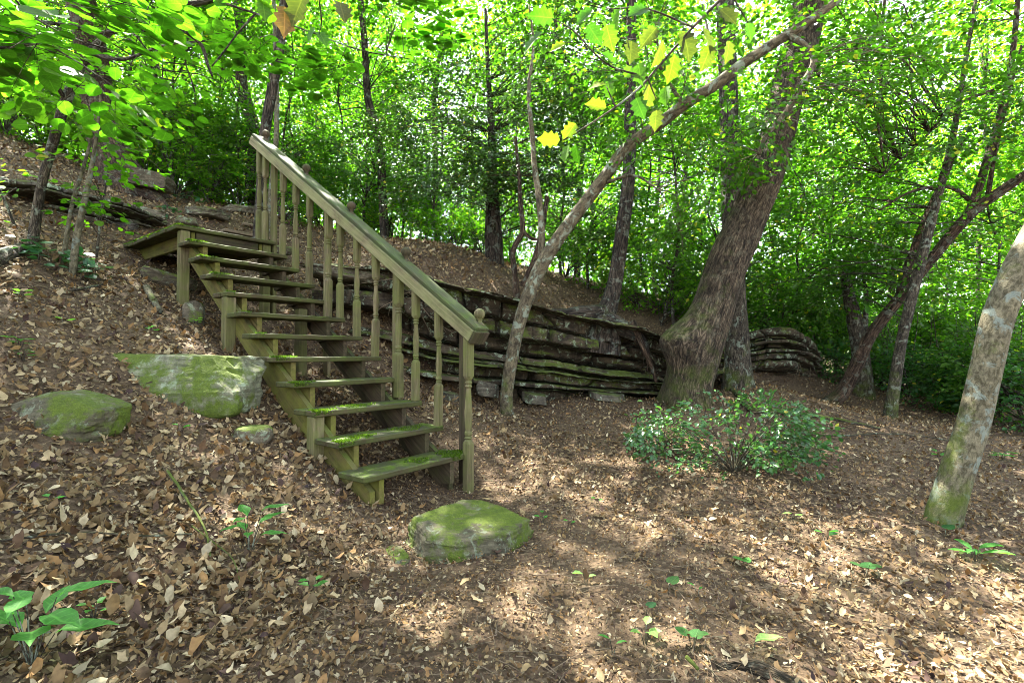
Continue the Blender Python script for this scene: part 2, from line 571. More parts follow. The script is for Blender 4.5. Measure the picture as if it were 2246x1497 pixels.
M['wood_dark'] = wood_mat('wood_dark', (.0259, .0178, .0118), (.0740, .0518, .0333), (.0444, .0481, .0148), .35, .6)
M['wood_raw'] = wood_mat('wood_raw', (.0740, .0518, .0333), (.1998, .1480, .1036), (.1184, .1110, .0518), .25, .15)

def rock_mat(name, dark, light, moss, lichen, mossthr=.55, upf=.16):
    m, t = new_mat(name); n = N(t)
    g = n('NewGeometry'); p = g.outputs['Position']
    f = n.noise(p, 5.0, 8, .65, .4)
    fine = n.noise(p, 45.0, 6, .7)
    col = n.mix(n.ramp(f, (.35, 0), (.65, 1)), dark, light)
    col = n.mix(1.0, col, n.ramp(fine, (.3, .6), (.7, 1.2)), 'MULTIPLY')
    st = n.noise(n.scale(p, (.6, .6, 9)), 5.0, 5, .6)
    col = n.mix(1.0, col, n.ramp(st, (.35, .6), (.6, 1.1)), 'MULTIPLY')
    li = n.noise(p, 11.0, 6, .75, .6)
    col = n.mix(n.math('MULTIPLY', n.ramp(li, (.55, 0), (.60, 1)), lichen), col, (.235, .29, .20))
    up = n.upness()
    mo = n.math('ADD', n.noise(p, 3.2, 7, .72), n.math('MULTIPLY', up, upf))
    mo = n.math('ADD', mo, n.math('MULTIPLY', fine, .12))
    mf = n.math('MULTIPLY', n.ramp(mo, (mossthr, 0), (mossthr + .10, 1)), moss)
    mc = n.mix(n.noise(p, 28, 4), (.022, .042, .003), (.115, .16, .010))
    mc = n.mix(n.ramp(n.noise(p, 160, 3), (.35, .55), (.65, 0)), mc, (.02, .03, .004))
    col = n.mix(mf, col, mc)
    h = n.math('ADD', n.math('MULTIPLY', f, .8), n.math('MULTIPLY', fine, .5))
    n.out(col, .9, n.bump(h, .9, .02), .25)
    return m
M['rock'] = rock_mat('rock', (.0518, .0429, .0281), (.1369, .1147, .0777), .95, .45, .62)
M['rock_step'] = rock_mat('rock_step', (.045, .040, .022), (.125, .112, .070), .95, .35, .51, .0)
M['rock_moss'] = rock_mat('rock_moss', (.0888, .0888, .0518), (.1924, .1998, .1332), .95, .6, .50, .03)
M['bark_dead'] = bark_mat('bark_dead', (.025, .018, .012), (.12, .085, .055), .06, .2, .5, 6.0, 40.0, 1.0)
M['rock_lichen'] = rock_mat('rock_lichen', (.03, .026, .018), (.12, .105, .075), .7, .9, .62)
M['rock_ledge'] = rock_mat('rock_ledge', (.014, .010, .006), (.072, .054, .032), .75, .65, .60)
M['rock_dark'] = rock_mat('rock_dark', (.0444, .0370, .0333), (.1036, .0888, .0740), .4, .3, .7)

def ground_mat():
    m, t = new_mat('forest_soil'); n = N(t)
    g = n('NewGeometry'); p = g.outputs['Position']
    f = n.noise(p, 2.0, 8, .7)
    fine = n.noise(p, 60.0, 6, .75)
    col = n.mix(n.ramp(f, (.35, 0), (.65, 1)), (.036, .024, .014), (.085, .060, .036))
    col = n.mix(1.0, col, n.ramp(fine, (.3, .45), (.7, 1.5)), 'MULTIPLY')
    vo = n('TexVoronoi'); vo.inputs['Scale'].default_value = 48.0; n.l(p, vo.inputs['Vector'])
    s = n('SeparateColor'); n.l(vo.outputs['Color'], s.inputs[0])
    col = n.mix(n.ramp(s.outputs[0], (.6, 0), (.75, .7)), col, n.mix(s.outputs[1], (.06, .038, .02), (.17, .125, .078)))
    h = n.math('ADD', n.math('MULTIPLY', fine, .7), n.math('MULTIPLY', vo.outputs['Distance'], .6))
    n.out(col, .95, n.bump(h, .8, .015), .15)
    return m
M['soil'] = ground_mat()

# ------------------------------------------------------------------ ground
CP = [(0,1497,1.55),(560,1497,1.63),(1123,1497,1.72),(1700,1497,1.78),(2246,1497,1.83),(820,1135,3.2),(1000,1078,4.0),(1030,1230,2.66),(680,1003,3.58),
 (490,762,4.4),(395,672,5.05),(380,850,3.7),(130,920,3.0),(150,600,4.5),(75,550,4.6),(0,1050,2.45),(0,1250,1.92),(560,1250,2.4),(270,548,6.0),
 (450,470,8),(550,470,9),(350,440,8.5),(640,570,8),(690,832,5.2),(573,692,5.9),(800,775,5.7),(900,880,5.0),(1000,900,5.2),(1110,908,5.7),
 (950,850,5.95),(1250,868,6.3),(1430,872,6.4),(850,600,6.9),(1000,640,7.1),(1200,692,7.7),(1400,720,9.0),(1430,862,8.1),(1340,866,7.5),(1200,864,6.6),(1100,580,10),(900,530,9),(1350,650,10),
 (1550,690,10),(700,500,11),(1520,880,6.2),(1620,840,7.2),(1720,855,8),(1600,1050,3.9),(1560,950,5.0),(1830,887,7.5),(1955,914,6.5),(2060,1138,3.2),
 (2246,1000,4.8),(2246,900,8),(1800,835,12),(2100,850,12),(1300,1050,3.9),(1300,1250,2.55),(1800,1250,2.6),(2246,1250,2.65)]
cp = np.array([at(*c) for c in CP])
far = np.array([[-20,25,7.1],[-8,25,6.1],[0,25,4.3],[8,25,2.1],[20,25,.6],[-40,60,10],[0,60,7],[40,60,2],[-15,-10,3.0],[0,-10,-.1],[15,-10,-.6],[-12,5,6.0],[20,5,-.4],
 [0,-40,-.3],[-40,-40,3],[40,-40,-.6],[-40,10,10],[40,10,-.6],[-7,3,3.2],[-4,0,.9],[-2.5,-1,.35],[2.5,-1,-.05],[6,1,-.1]])
cp = np.vstack([cp, far])
def _tps(r2): return r2 * np.log(r2 + 1e-9) * .5
def _fit():
    X = cp[:, :2] / 5
    n = len(X)
    K = _tps(((X[:, None] - X[None]) ** 2).sum(-1)) + 0.004 * np.eye(n)
    Pm = np.hstack([np.ones((n, 1)), X])
    A = np.block([[K, Pm], [Pm.T, np.zeros((3, 3))]])
    return np.linalg.solve(A, np.concatenate([cp[:, 2], np.zeros(3)])), X
_W, _X = _fit()
def gz(x, y):
    x = np.asarray(x, float); y = np.asarray(y, float)
    q = np.stack([x.ravel(), y.ravel()], -1) / 5
    out = np.empty(len(q))
    for i in range(0, len(q), 20000):
        c = q[i:i + 20000]
        out[i:i + 20000] = _tps(((c[:, None] - _X[None]) ** 2).sum(-1)) @ _W[:-3] + _W[-3] + c @ _W[-2:]
    pn = np.stack([x.ravel(), y.ravel(), 0 * x.ravel()], -1)
    out += 0.045 * fbm(pn * 1.1, 3) + 0.02 * fbm(pn * 4 + 9, 3)
    return out.reshape(x.shape)
def gp(px, py, d0=3.0):
    """the ground point seen at a pixel"""
    a = at(px, py, 1.0); o = np.array([0, 0, CZ]); r = a - o
    ds = np.linspace(.8, 30, 1500)
    P = o + ds[:, None] * r
    below = P[:, 2] < gz(P[:, 0], P[:, 1])
    k = np.argmax(below) if below.any() else len(ds) - 1
    p = P[k].copy(); p[2] = gz(p[:1], p[1:2])[0]
    return p

def sinhgrid(lo, hi, n, c, k):
    t = np.linspace(np.arcsinh((lo - c) / k), np.arcsinh((hi - c) / k), n)
    return c + k * np.sinh(t)
gx = sinhgrid(-120, 120, 330, 0, 4.0)
gy = sinhgrid(-80, 140, 330, 4, 4.0)
GX, GY = np.meshgrid(gx, gy)
GZ = gz(GX, GY)
nx, ny = len(gx), len(gy)
ii, jj = np.meshgrid(np.arange(nx - 1), np.arange(ny - 1))
b = (jj * nx + ii).ravel()
q = np.stack([b, b + 1, b + nx + 1, b + nx], -1)
tag(link('ground', mesh_np('ground', np.stack([GX.ravel(), GY.ravel(), GZ.ravel()], -1), [q]), M['soil']), None, None, kind='structure')
# ------------------------------------------------------------------ wooden staircase
TH, RUN, RISE, WID = .9253, .2767, .19, 1.0026
SU = np.array([math.cos(TH), math.sin(TH), 0]); SV = np.array([-math.sin(TH), math.cos(TH), 0]); SZ = np.array([0, 0, 1.0])
S0 = np.array([-.3336, 4.0167, -.7919])
_c, _s = math.cos(PITCH), math.sin(PITCH)
S0 = np.array([S0[0], S0[1] * 1.0, S0[2] + CZ])           # right end of the first nosing (the fit is in level coordinates)
def sp(u, v, z):
    """stair coordinates: u from the right end (negative = towards the left end), v up the climb, z above the first tread"""
    return S0 + u * SU + v * SV + z * SZ

def boxw(mb, o, ax, ay, az, bev=.004, wob=.0, seg=1, seed=0.0):
    """box with corner o and edge vectors ax, ay (section) and az (along the grain), chamfered edges, n segments along az"""
    o = np.asarray(o, float)
    lx, ly, lz = (np.linalg.norm(k) for k in (ax, ay, az))
    ux, uy, uz = ax / lx, ay / ly, az / lz
    b_ = min(bev, lx * .3, ly * .3)
    sec = [(b_, 0), (lx - b_, 0), (lx, b_), (lx, ly - b_), (lx - b_, ly), (b_, ly), (0, ly - b_), (0, b_)]
    cut = min(bev, lz * .2)
    ts = [0, cut] + list(np.linspace(cut, lz - cut, seg + 1)[1:-1]) + [lz - cut, lz]
    V, G = [], []
    rs = rng.random(3) * 20
    for t in ts:
        ins = cut if t in (0, lz) else 0
        for x, y in sec:
            x2 = min(max(x, ins), lx - ins); y2 = min(max(y, ins), ly - ins)
            V.append(o + x2 * ux + y2 * uy + t * uz); G.append((x2, y2, t))
    V, G = np.array(V), np.array(G) + rs
    if wob:
        V = V + wob * np.stack([fbm(V * 6 + 3, 3), fbm(V * 6 + 31, 3), fbm(V * 6 + 77, 3)], -1)
    k = len(ts)
    i = np.arange(k - 1)[:, None] * 8; j = np.arange(8)[None]; j2 = (j + 1) % 8
    mb.add(V, [np.stack([i + j, i + j2, i + 8 + j2, i + 8 + j], -1).reshape(-1, 4), np.array([list(range(8))[::-1]]), np.array([list(range((k - 1) * 8, k * 8))])], G)

def prism(mb, poly, ext, G_axes, bev=0):
    """polygon (n,3) pushed along ext"""
    poly = np.asarray(poly, float); n = len(poly)
    V = np.vstack([poly, poly + ext])
    rs = rng.random(3) * 20
    G = np.stack([V @ a for a in G_axes], -1) + rs
    i = np.arange(n); j = (i + 1) % n
    mb.add(V, [np.stack([i, j, j + n, i + n], -1), np.array([list(range(n))[::-1]]), np.array([list(range(n, 2 * n))])], G)

stair = thing('wooden_staircase', 'weathered mossy open-tread wooden staircase with one turned-baluster handrail climbing the bank to a small landing', 'staircase', sp(-.5, 0, -.27))
NT = 11
def moss_tuft(name, parent, pts, nrm, h=.012):
    """short blades of moss standing on a tread"""
    n = len(pts)
    d = nrm + .7 * rng.normal(size=(n, 3))
    leaves(name, pts, d, rng.normal(size=(n, 3)), h * (0.5 + rng.random(n)), leafcol(n, (.03, .06, .004), (.10, .15, .010), 0.0), T_lance(), M['leaf'], parent, WORLD[parent.name])
for i in range(NT):
    z = i * RISE; v0 = i * RUN
    mb = MB()
    for kk, (a, bb) in enumerate(((0, .138), (.144, .282))):
        sag = random.uniform(-.003, .003)
        boxw(mb, sp(-WID - random.uniform(0, .012), v0 + a, z - .04 + sag), SV * (bb - a), SZ * .04, SU * (WID + random.uniform(0, .012)), .006, .004, 14)
    tr = mb.build('tread', M['wood_tread'], stair, sp(-.5, v0, z), smooth=False)
    # moss clumps: thick at the left front corners, patches on the top
    spots = []
    cl = [(-.98, .02, .05, 1.0), (-.93, .03, .07, .8)] if i in (0, 1, 2, 3, 4, 8, 9, 10) else [(-.97, .02, .03, .6)]
    if i == 0: cl = [(-.10, .10, .10, 2.0), (-.45, .10, .07, 1), (-.16, .02, .06, 1.2)]
    if i == 1: cl += [(-.75, .1, .08, 1), (-.3, .13, .1, .8)]
    if i == 2: cl += [(-.6, .1, .1, .8)]
    for cu, cv, r, dn in cl:
        n = int(520 * dn * (r / .07))
        a = rng.random(n) * 6.283; rr = r * np.sqrt(rng.random(n)) * (1 + .3 * np.sin(a * 3 + cu * 40))
        uu = np.clip(cu + rr * np.cos(a) * 1.5, -WID, -.005); vv = np.clip(cv + rr * np.sin(a), .0, .275)
        spots.append(np.array([sp(x, v0 + y, z - (.03 * random.random() if y <= 0.0 else 0)) for x, y in zip(uu, vv)]))
    if spots:
        pts = np.concatenate(spots)
        moss_tuft('moss', tr, pts, SZ * 1.0 - SV * .3)

# stringers: saw-tooth carriage under the treads plus a runner nailed outside the left one
def carriage(u0, th, name, mat, vb=.035):
    P = []
    top = []
    for i in range(NT):
        top.append((i * RUN + vb, i * RISE - RISE + .0 if i else -.215)); top.append((i * RUN + vb, i * RISE - .042))
        
    top.append((NT * RUN + vb, (NT - 1) * RISE - .042)); 
    low = [(NT * RUN + vb, (NT - 1) * RISE - .30), (.13, -.275), (vb + .03, -.26)]
    # as tooth blocks and one sloping board behind, so every face is flat and convex
    mb = MB()
    n_sl = np.array([RUN, RISE]) / math.hypot(RUN, RISE)
    for i in range(NT):
        v0 = i * RUN + vb
        zt = i * RISE - .042
        poly = [sp(u0, v0, zt - .175 if i else zt - .17), sp(u0, v0, zt), sp(u0, v0 + RUN - .002, zt), sp(u0, v0 + RUN - .002, zt - .06), sp(u0, v0 + .16, zt - .20)]
        prism(mb, poly, SU * th, (SU, np.cross(SU, n_sl[0] * SV + n_sl[1] * SZ), n_sl[0] * SV + n_sl[1] * SZ))
    return mb.build(name, mat, stair, sp(u0, 1, .5), smooth=False)
def runner(u0, th, hgt, off, v_lo, v_hi, name, mat, tip=True):
    """sloping board; off = how far its upper edge lies under the nosing line"""
    mb = MB()
    sl = RISE / RUN
    a = lambda v, dz: sp(u0, v, v * sl + dz)
    lo = [a(v_lo, off), a(v_hi, off), a(v_hi, off - hgt)]
    if tip: lo += [sp(u0, v_lo + .10, -.39), sp(u0, v_lo - .02, -.345)]
    else: lo += [a(v_lo + .1, off - hgt)]
    nn = np.array([RUN, RISE]) / math.hypot(RUN, RISE)
    prism(mb, lo, SU * th, (SU, np.cross(SU, nn[0] * SV + nn[1] * SZ), nn[0] * SV + nn[1] * SZ))
    return mb.build(name, mat, stair, sp(u0, 1, .5), smooth=False)
carriage(-WID + .14, .042, 'stringer', M['wood_string'])
runner(-WID + .085, .042, .17, -.165, .06, 3.0, 'stringer', M['wood_string'])
carriage(-.19, .042, 'stringer', M['wood_dark'])
runner(-.145, .04, .17, -.165, .10, 3.0, 'stringer', M['wood_dark'], True)

# posts
def post(u, v, ztop, zbot, s, mat, name='post', wob=.003):
    mb = MB()
    boxw(mb, sp(u, v, zbot), SU * s, SV * s, SZ * (ztop - zbot), .006, wob, 10)
    return mb.build(name, mat, stair, sp(u, v, zbot), smooth=False)
def zg(u, v):
    p = sp(u, v, 0)
    return float(gz(p[:1], p[1:2])[0] - S0[2]) - .12
for i in (2, 7):
    v = i * RUN + .03
    post(-WID + .0, v, i * RISE - .043, zg(-WID, v), .09, M['wood_post'])
post(-WID + .03, 11 * RUN + .02, 11 * RISE - .045, zg(-WID, 11 * RUN), .09, M['wood_post'])
post(-.115, 11 * RUN + .05, 11 * RISE - .045, zg(-.1, 11 * RUN), .09, M['wood_post'])
post(-.30, 7 * RUN + .06, 7 * RISE - .10, zg(-.1, 7 * RUN), .09, M['wood_post'])
# rail posts, outside the balusters
RAILH = 1.03
def rail_z(v): return v * RISE / RUN + RAILH
for i, zb in ((0, None), (3, None), (7, None), (11, None)):
    v = i * RUN + .05
    mb = MB()
    boxw(mb, sp(.004, v - .01, zg(0, v)), SU * .04, SV * .09, SZ * (rail_z(v) - .02 - zg(0, v)), .005, .003, 10)
    mb.build('newel_post', M['wood_dark'] if i == 0 else M['wood_post'], stair, sp(0, v, 0), smooth=False)

# turned balusters: square ends, lathe-turned middle
def baluster(u, v, zb, zt, s=.064):
    L = zt - zb
    tw_ = random.uniform(-.10, .10); lean_ = random.uniform(-.006, .006) * SU + random.uniform(-.006, .006) * SV
    prof = [(0, .5, 1), (.335, .5, 1), (.352, .47, 0), (.365, .30, 0), (.372, .44, 0), (.382, .30, 0), (.392, .42, 0), (.405, .42, 0), (.415, .33, 0), (.44, .37, 0), (.52, .43, 0), (.60, .34, 0),
            (.675, .28, 0), (.685, .42, 0), (.697, .30, 0), (.708, .42, 0), (.72, .30, 0), (.735, .46, 0), (.75, .5, 1), (1, .5, 1)]
    mb = MB(); sides = 16
    c = sp(u + s / 2, v + s / 2, zb)
    V, G = [], []
    rs = rng.random(3) * 20
    th = np.linspace(0, 2 * math.pi, sides, endpoint=False) + math.pi / sides
    for t, r, sq in prof:
        for a in th:
            x, y = math.cos(a), math.sin(a)
            if sq:
                k = 1 / max(abs(x), abs(y)); k = min(k, 1.32)
                x, y = x * k, y * k
            p = np.array([x * r * s, y * r * s])
            q_ = (p[0] * math.cos(tw_) - p[1] * math.sin(tw_), p[0] * math.sin(tw_) + p[1] * math.cos(tw_))
            V.append(c + q_[0] * SU + q_[1] * SV + SZ * t * L + lean_ * math.sin(t * 3)); G.append((p[0], p[1], t * L))
    k = len(prof)
    i = np.arange(k - 1)[:, None] * sides; j = np.arange(sides)[None]; j2 = (j + 1) % sides
    mb.add(np.array(V), [np.stack([i + j, i + j2, i + sides + j2, i + sides + j], -1).reshape(-1, 4), np.array([list(range(sides))[::-1]]), np.array([list(range((k - 1) * sides, k * sides))])], np.array(G) + rs)
    return mb.build('baluster', M['wood_post'], stair, sp(u, v, zb), smooth=False)
UB = -.07
for i in range(NT):
    v = i * RUN + .012
    zb = i * RISE + .001
    if i == 0: zb = zg(UB, v) + .06
    if i in (3, 7): zb = i * RISE - .17
    if i in (0, 3, 7): v -= .060                # these stand in front of the tread's edge and run on below it
    baluster(UB, v, zb, rail_z(v + .03) - .085, .074 if i in (0, 3, 7) else .063)
baluster(UB, 11 * RUN + .13, 11 * RISE, rail_z(11 * RUN + .16) - .085)
baluster(UB + .01, 11 * RUN + .30, 11 * RISE, rail_z(11 * RUN + .33) - .085)

# handrail: a face board inside, a wide cap on top, ball finials
sl = np.array(RUN * SV + RISE * SZ); sl = sl / np.linalg.norm(sl); sn = np.cross(SU, sl); sn = sn if sn[2] > 0 else -sn
vlo, vhi = -.05, 11 * RUN + .50
Lr = (vhi - vlo) / RUN * math.hypot(RUN, RISE)
o = sp(-.085, vlo, rail_z(vlo) - .115)
mb = MB()
boxw(mb, o, SU * .044, sn * .098, sl * Lr, .006, .003, 40)
boxw(mb, o + SU * .046 - sn * .0, SU * .11, sn * .085, sl * (Lr - .01), .006, .003, 40)
face = mb.build('handrail', M['wood_rail'], stair, o, smooth=False)
mb = MB()
boxw(mb, o + SU * .012 + sn * .099 - sl * .01, SU * .155, sn * .034, sl * (Lr + .015), .007, .004, 40)
mb.build('rail_cap', M['wood_cap'], face, o, smooth=False)
mb = MB()
boxw(mb, o - SU * .004 - sl * .032 - sn * .004, SU * .175, sl * .03, sn * .11, .005, .002, 3)
mb.build('end_block', M['wood_dark'], face, o, smooth=False)
def finial(v):
    c = sp(.055, v, rail_z(v) + .012)
    prof = [(-.02, .044), (.012, .046), (.02, .03), (.034, .02), (.046, .018), (.052, .026)]
    for a in np.linspace(-1.15, 1.5, 9): prof.append((.096 + .046 * math.sin(a), max(.046 * math.cos(a), .002)))
    mb = MB()
    tube(mb, [c + SZ * t for t, r in prof], [r for t, r in prof], 16, cap=True, seed=v)
    mb.build('finial', M['wood_dark'] if v > .2 else M['wood_post'], face, c)
for v in (-.05, 3 * RUN, 6 * RUN, 9 * RUN, 11 * RUN + .36): finial(v)

# landing: planks, rim boards, ledger
DL = 1.62
mb = MB()
npl = 11
for k in range(npl):
    a = k * DL / npl
    boxw(mb, sp(-WID - random.uniform(0, .02), 11 * RUN + a, 11 * RISE - .04 + random.uniform(-.003, .003)), SV * (DL / npl - .006), SZ * .04, SU * (WID + random.uniform(0, .02)), .006, .004, 12)
deck = mb.build('landing_deck', M['wood_tread'], stair, sp(-.5, 11 * RUN, 11 * RISE), smooth=False)
n = 4200
e = rng.random(n)
pts = np.array([sp(-WID + abs(.035 * rng.normal()), 11 * RUN + t * DL, 11 * RISE - .002) for t in e])
moss_tuft('moss', deck, pts, SZ - SU * .4, .018)
n = 900
pts = np.array([sp(-WID + .25 * rng.random() ** 2, 11 * RUN + abs(.06 * rng.normal()), 11 * RISE - .002) for t in range(n)])
moss_tuft('moss', deck, pts, SZ, .014)
for name, u0, dz, h in (('rim_joist', -WID + .14, -.043, .14), ('rim_joist', -.16, -.043, .14)):
    mb = MB()
    boxw(mb, sp(u0, 11 * RUN + .06, 11 * RISE + dz - h), SU * .04, SZ * h, SV * (DL - .1), .004, .002, 8)
    mb.build(name, M['wood_string'], stair, sp(u0, 11 * RUN, 11 * RISE), smooth=False)
mb = MB()
boxw(mb, sp(-WID + .185, 11 * RUN + .045, 11 * RISE - .22), SV * .04, SZ * .175, SU * (WID - .36), .004, .002, 8)
mb.build('header_board', M['wood_dark'], stair, sp(-.5, 11 * RUN, 11 * RISE), smooth=False)

# timber steps set into the path past the landing
def timber_step(px, py, d, L, h, dp, label):
    p = at(px, py, d)
    r = thing('timber_step', label, 'step', p - SZ * h, 'timber steps on the path beyond the landing')
    mb = MB(); boxw(mb, p - SZ * .045, SV * dp, SZ * .045, SU * L, .006, .004, 8)
    mb.build('step_board', M['wood_raw'], r, p, smooth=False)
    mb = MB(); boxw(mb, p - SZ * (h + .1) + SV * .03, SV * .04, SZ * (h + .053), SU * L, .005, .003, 6)
    mb.build('riser_board', M['wood_dark'], r, p, smooth=False)
    mb = MB(); boxw(mb, p + SU * (L - .13) - SV * .0 - SZ * (h + .1), SU * .09, SV * .028, SZ * (h + .052), .005, .002, 4)
    mb.build('cleat', M['wood_raw'], r, p, smooth=False)
timber_step(492, 500, 7.6, .92, .16, .24, 'brown plank step just beyond the landing, the lower of two')
timber_step(534, 487, 8.2, .80, .15, .24, 'brown plank step behind the balusters, the higher of two beyond the landing')
# ------------------------------------------------------------------ rock ledges
def ledge(name, label, ctl, lays, mat, seed, prof, n_s=260, n_t=110, back=1.0):
    top = np.array([at(a, b_, d) for a, b_, c, d in ctl]); bot = np.array([at(a, c, d) for a, b_, c, d in ctl])
    bot[:, 2] -= .22
    top = smooth_path(top, 20); bot = smooth_path(bot, 20)
    L = np.concatenate([[0], np.cumsum(np.linalg.norm(np.diff(bot[:, :2], axis=0), axis=1))])
    s = np.linspace(0, L[-1], n_s)
    f = lambda A: np.stack([np.interp(s, L, A[:, k]) for k in range(3)], -1)
    top, bot = f(top), f(bot)
    T = norm(np.gradient(bot, axis=0) * np.array([1, 1, 0]))
    O = np.stack([T[:, 1], -T[:, 0], 0 * T[:, 0]], -1)
    if O[:, 1].mean() > 0: O = -O
    r = np.random.default_rng(seed)
    edges = np.concatenate([[0], np.sort(r.random(lays - 1)), [1]])
    amp = r.uniform(-.20, .20, lays)
    t = np.linspace(0, 1, n_t)
    S, Tt = np.meshgrid(s, t, indexing='ij')
    wv = Tt + .035 * fbm(np.stack([S.ravel() * .8, 0 * S.ravel() + seed, 0 * S.ravel()], -1), 3).reshape(S.shape) + .012 * fbm(np.stack([S.ravel() * 4, Tt.ravel() * 6, 0 * S.ravel() + seed], -1), 3).reshape(S.shape)
    lay = np.clip(np.searchsorted(edges, wv.ravel()).reshape(S.shape) - 1, 0, lays - 1)
    q = np.stack([S.ravel() * 1.3, lay.ravel() * 7.7 + seed, Tt.ravel() * 0], -1)
    P = amp[lay] + .26 * fbm(q, 4).reshape(S.shape) + .05 * np.round(3 * fbm(q * 3.1, 2)).reshape(S.shape) / 3
    lo, hi = edges[lay], edges[lay + 1]
    u = (wv - lo) / np.maximum(hi - lo, 1e-3)
    bx = S * (1.1 + .9 * r.random(lays))[lay] + .25 * fbm(np.stack([S.ravel() * 2, Tt.ravel() * 5, 0 * S.ravel() + seed], -1), 2).reshape(S.shape) + lay * 3.3
    bi = np.floor(bx); bf_ = bx - bi
    P += .16 * (_h(bi.astype(int), lay, lay * 0 + seed) - .5) - .07 * np.exp(-(np.minimum(bf_, 1 - bf_) / .035) ** 2)
    P -= .20 * np.exp(-(u / .14) ** 2) + .05 * np.clip(u - .8, 0, 1)
    q = np.stack([S.ravel() * 5, Tt.ravel() * 9, 0 * S.ravel() + seed], -1)
    P += .035 * fbm(q, 4).reshape(S.shape)
    P += prof(S / L[-1], Tt)
    V = bot[:, None] * (1 - Tt[..., None]) + top[:, None] * Tt[..., None] + O[:, None] * P[..., None]
    V[..., 2] += .012 * fbm(np.stack([S.ravel() * 6, Tt.ravel() * 6, 0 * S.ravel() + 3], -1), 3).reshape(S.shape)
    rows = [V[:, -1] - O * k + np.array([0, 0, h]) + .02 * fbm(V[:, -1] * 5 + k, 2)[:, None] * np.array([0, 0, 1]) for k, h in ((.06, .012), (.25 * back, .0), (.6 * back, -.05), (1.2 * back, -.3))]
    V = np.concatenate([V, np.stack(rows, 1)], 1)
    m = V.shape[1]
    i = (np.arange(n_s - 1)[:, None] * m + np.arange(m - 1)[None]).ravel()
    fs = np.stack([i, i + 1, i + m + 1, i + m], -1)
    c = V.reshape(-1, 3).mean(0)
    o = link(name, mesh_np(name, V.reshape(-1, 3) - c, [fs], smooth=False), mat, None, c)
    return tag(o, label, 'rock ledge')
def sm(x, a, b_):
    t = np.clip((x - a) / (b_ - a), 0, 1); return t * t * (3 - 2 * t)
def prof_main(x, t):
    x = x * 1.0
    p = -.32 * (1 - sm(t, .20, .25)) * sm(x, .35, .6) + .26 * sm(t, .22, .26) * (1 - sm(t, .38, .46)) * sm(x, .12, .3)
    p = p - 1.7 * sm(x, .74, .81) * (1 - sm(t, .52, .62)) + .10 * fbm(np.stack([x.ravel() * 9, t.ravel() * 5, 0 * x.ravel()], -1), 3).reshape(x.shape) - .12 * sm(t, .44, .5) * (1 - sm(t, .52, .58))
    return p + .14 * sm(t, .60, .70) - .05
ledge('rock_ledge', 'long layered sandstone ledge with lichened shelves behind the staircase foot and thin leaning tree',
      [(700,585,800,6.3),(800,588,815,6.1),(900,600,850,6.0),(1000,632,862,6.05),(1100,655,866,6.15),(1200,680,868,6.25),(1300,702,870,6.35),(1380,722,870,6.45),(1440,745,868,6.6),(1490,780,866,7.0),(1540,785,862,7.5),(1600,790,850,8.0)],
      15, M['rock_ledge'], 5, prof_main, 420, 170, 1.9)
ledge('rock_ledge', 'low grey layered ledge behind the saplings left of the landing',
      [(-120,395,530,5.5),(-40,400,535,5.6),(60,410,530,5.9),(150,430,540,6.2),(250,455,540,6.6),(340,490,520,7.1)], 8, M['rock_lichen'], 9, lambda x, t: 0 * x + .1 * sm(t, .55, .7), 200, 80)
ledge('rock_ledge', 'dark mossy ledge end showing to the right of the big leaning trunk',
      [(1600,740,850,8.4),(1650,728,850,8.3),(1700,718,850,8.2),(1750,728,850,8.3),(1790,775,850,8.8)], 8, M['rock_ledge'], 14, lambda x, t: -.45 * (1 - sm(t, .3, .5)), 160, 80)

import bmesh
def rock(name, label, c, r, mat, seed, cuts=(), rotz=0.0, bump=.14, tilt=(0, 0), pw=3.0, sub=5, cat='boulder', freq=1.6):
    bm = bmesh.new(); bmesh.ops.create_icosphere(bm, subdivisions=sub, radius=1)
    V = np.array([v.co[:] for v in bm.verts]); Fc = np.array([[v.index for v in f.verts] for f in bm.faces]); bm.free()
    k = (np.abs(V) ** pw).sum(1) ** (-1 / pw)
    V = V * k[:, None]
    V = V * (1 + bump * fbm(V * freq + seed, 4)[:, None])
    for nx_, ny_, nz_, d in cuts:
        nn = norm(np.array([nx_, ny_, nz_], float)); e = V @ nn - d
        V = V - np.clip(e, 0, None)[:, None] * nn * .93
    V = V + .03 * np.stack([fbm(V * 5 + seed + z, 5) for z in (0, 9, 18)], -1)
    ch = fbm(np.floor(V * 3.5 + .3 * V[:, [1, 2, 0]] + seed), 1)
    V = V * (1 + .018 * ch[:, None])
    V = V * np.asarray(r)
    me = mesh_np(name, V, [Fc], smooth=False)
    o = link(name, me, mat, None, c)
    o.rotation_euler = (tilt[0], tilt[1], rotz)
    return tag(o, label, cat)
rock('stepping_stone', 'broad flat mossy stone slab lying on the ground at the foot of the staircase', at(1028, 1166, 2.95) + [0, 0, -.03], (.41, .32, .20), M['rock_step'], 3.1,
     ((-.02, -.04, 1, .46), (.9, -.75, .10, .74), (-1, -.25, .10, .74), (-.75, .8, .1, .78), (.25, -1, .12, .72), (-.6, -1, .10, .84), (.9, .5, .1, .80), (-.5, -.8, .7, .86), (.5, -.7, .8, .84)), .22, .06, (.07, .05), 7.0, cat='stone', sub=6)
rock('small_stone', 'small mossy stone wedged against the left end of the flat slab', at(872, 1212, 2.78) + [0, 0, -.03], (.05, .12, .06), M['rock'], 8.3, ((0, 0, 1, .6),), .55, .2, cat='stone', sub=4)
rock('small_stone', 'dark broken stone chip in front of the flat slab', at(932, 1240, 2.68) + [0, 0, -.02], (.05, .03, .035), M['rock_dark'], 2.3, ((0, 0, 1, .5),), .8, .2, cat='stone', sub=4)
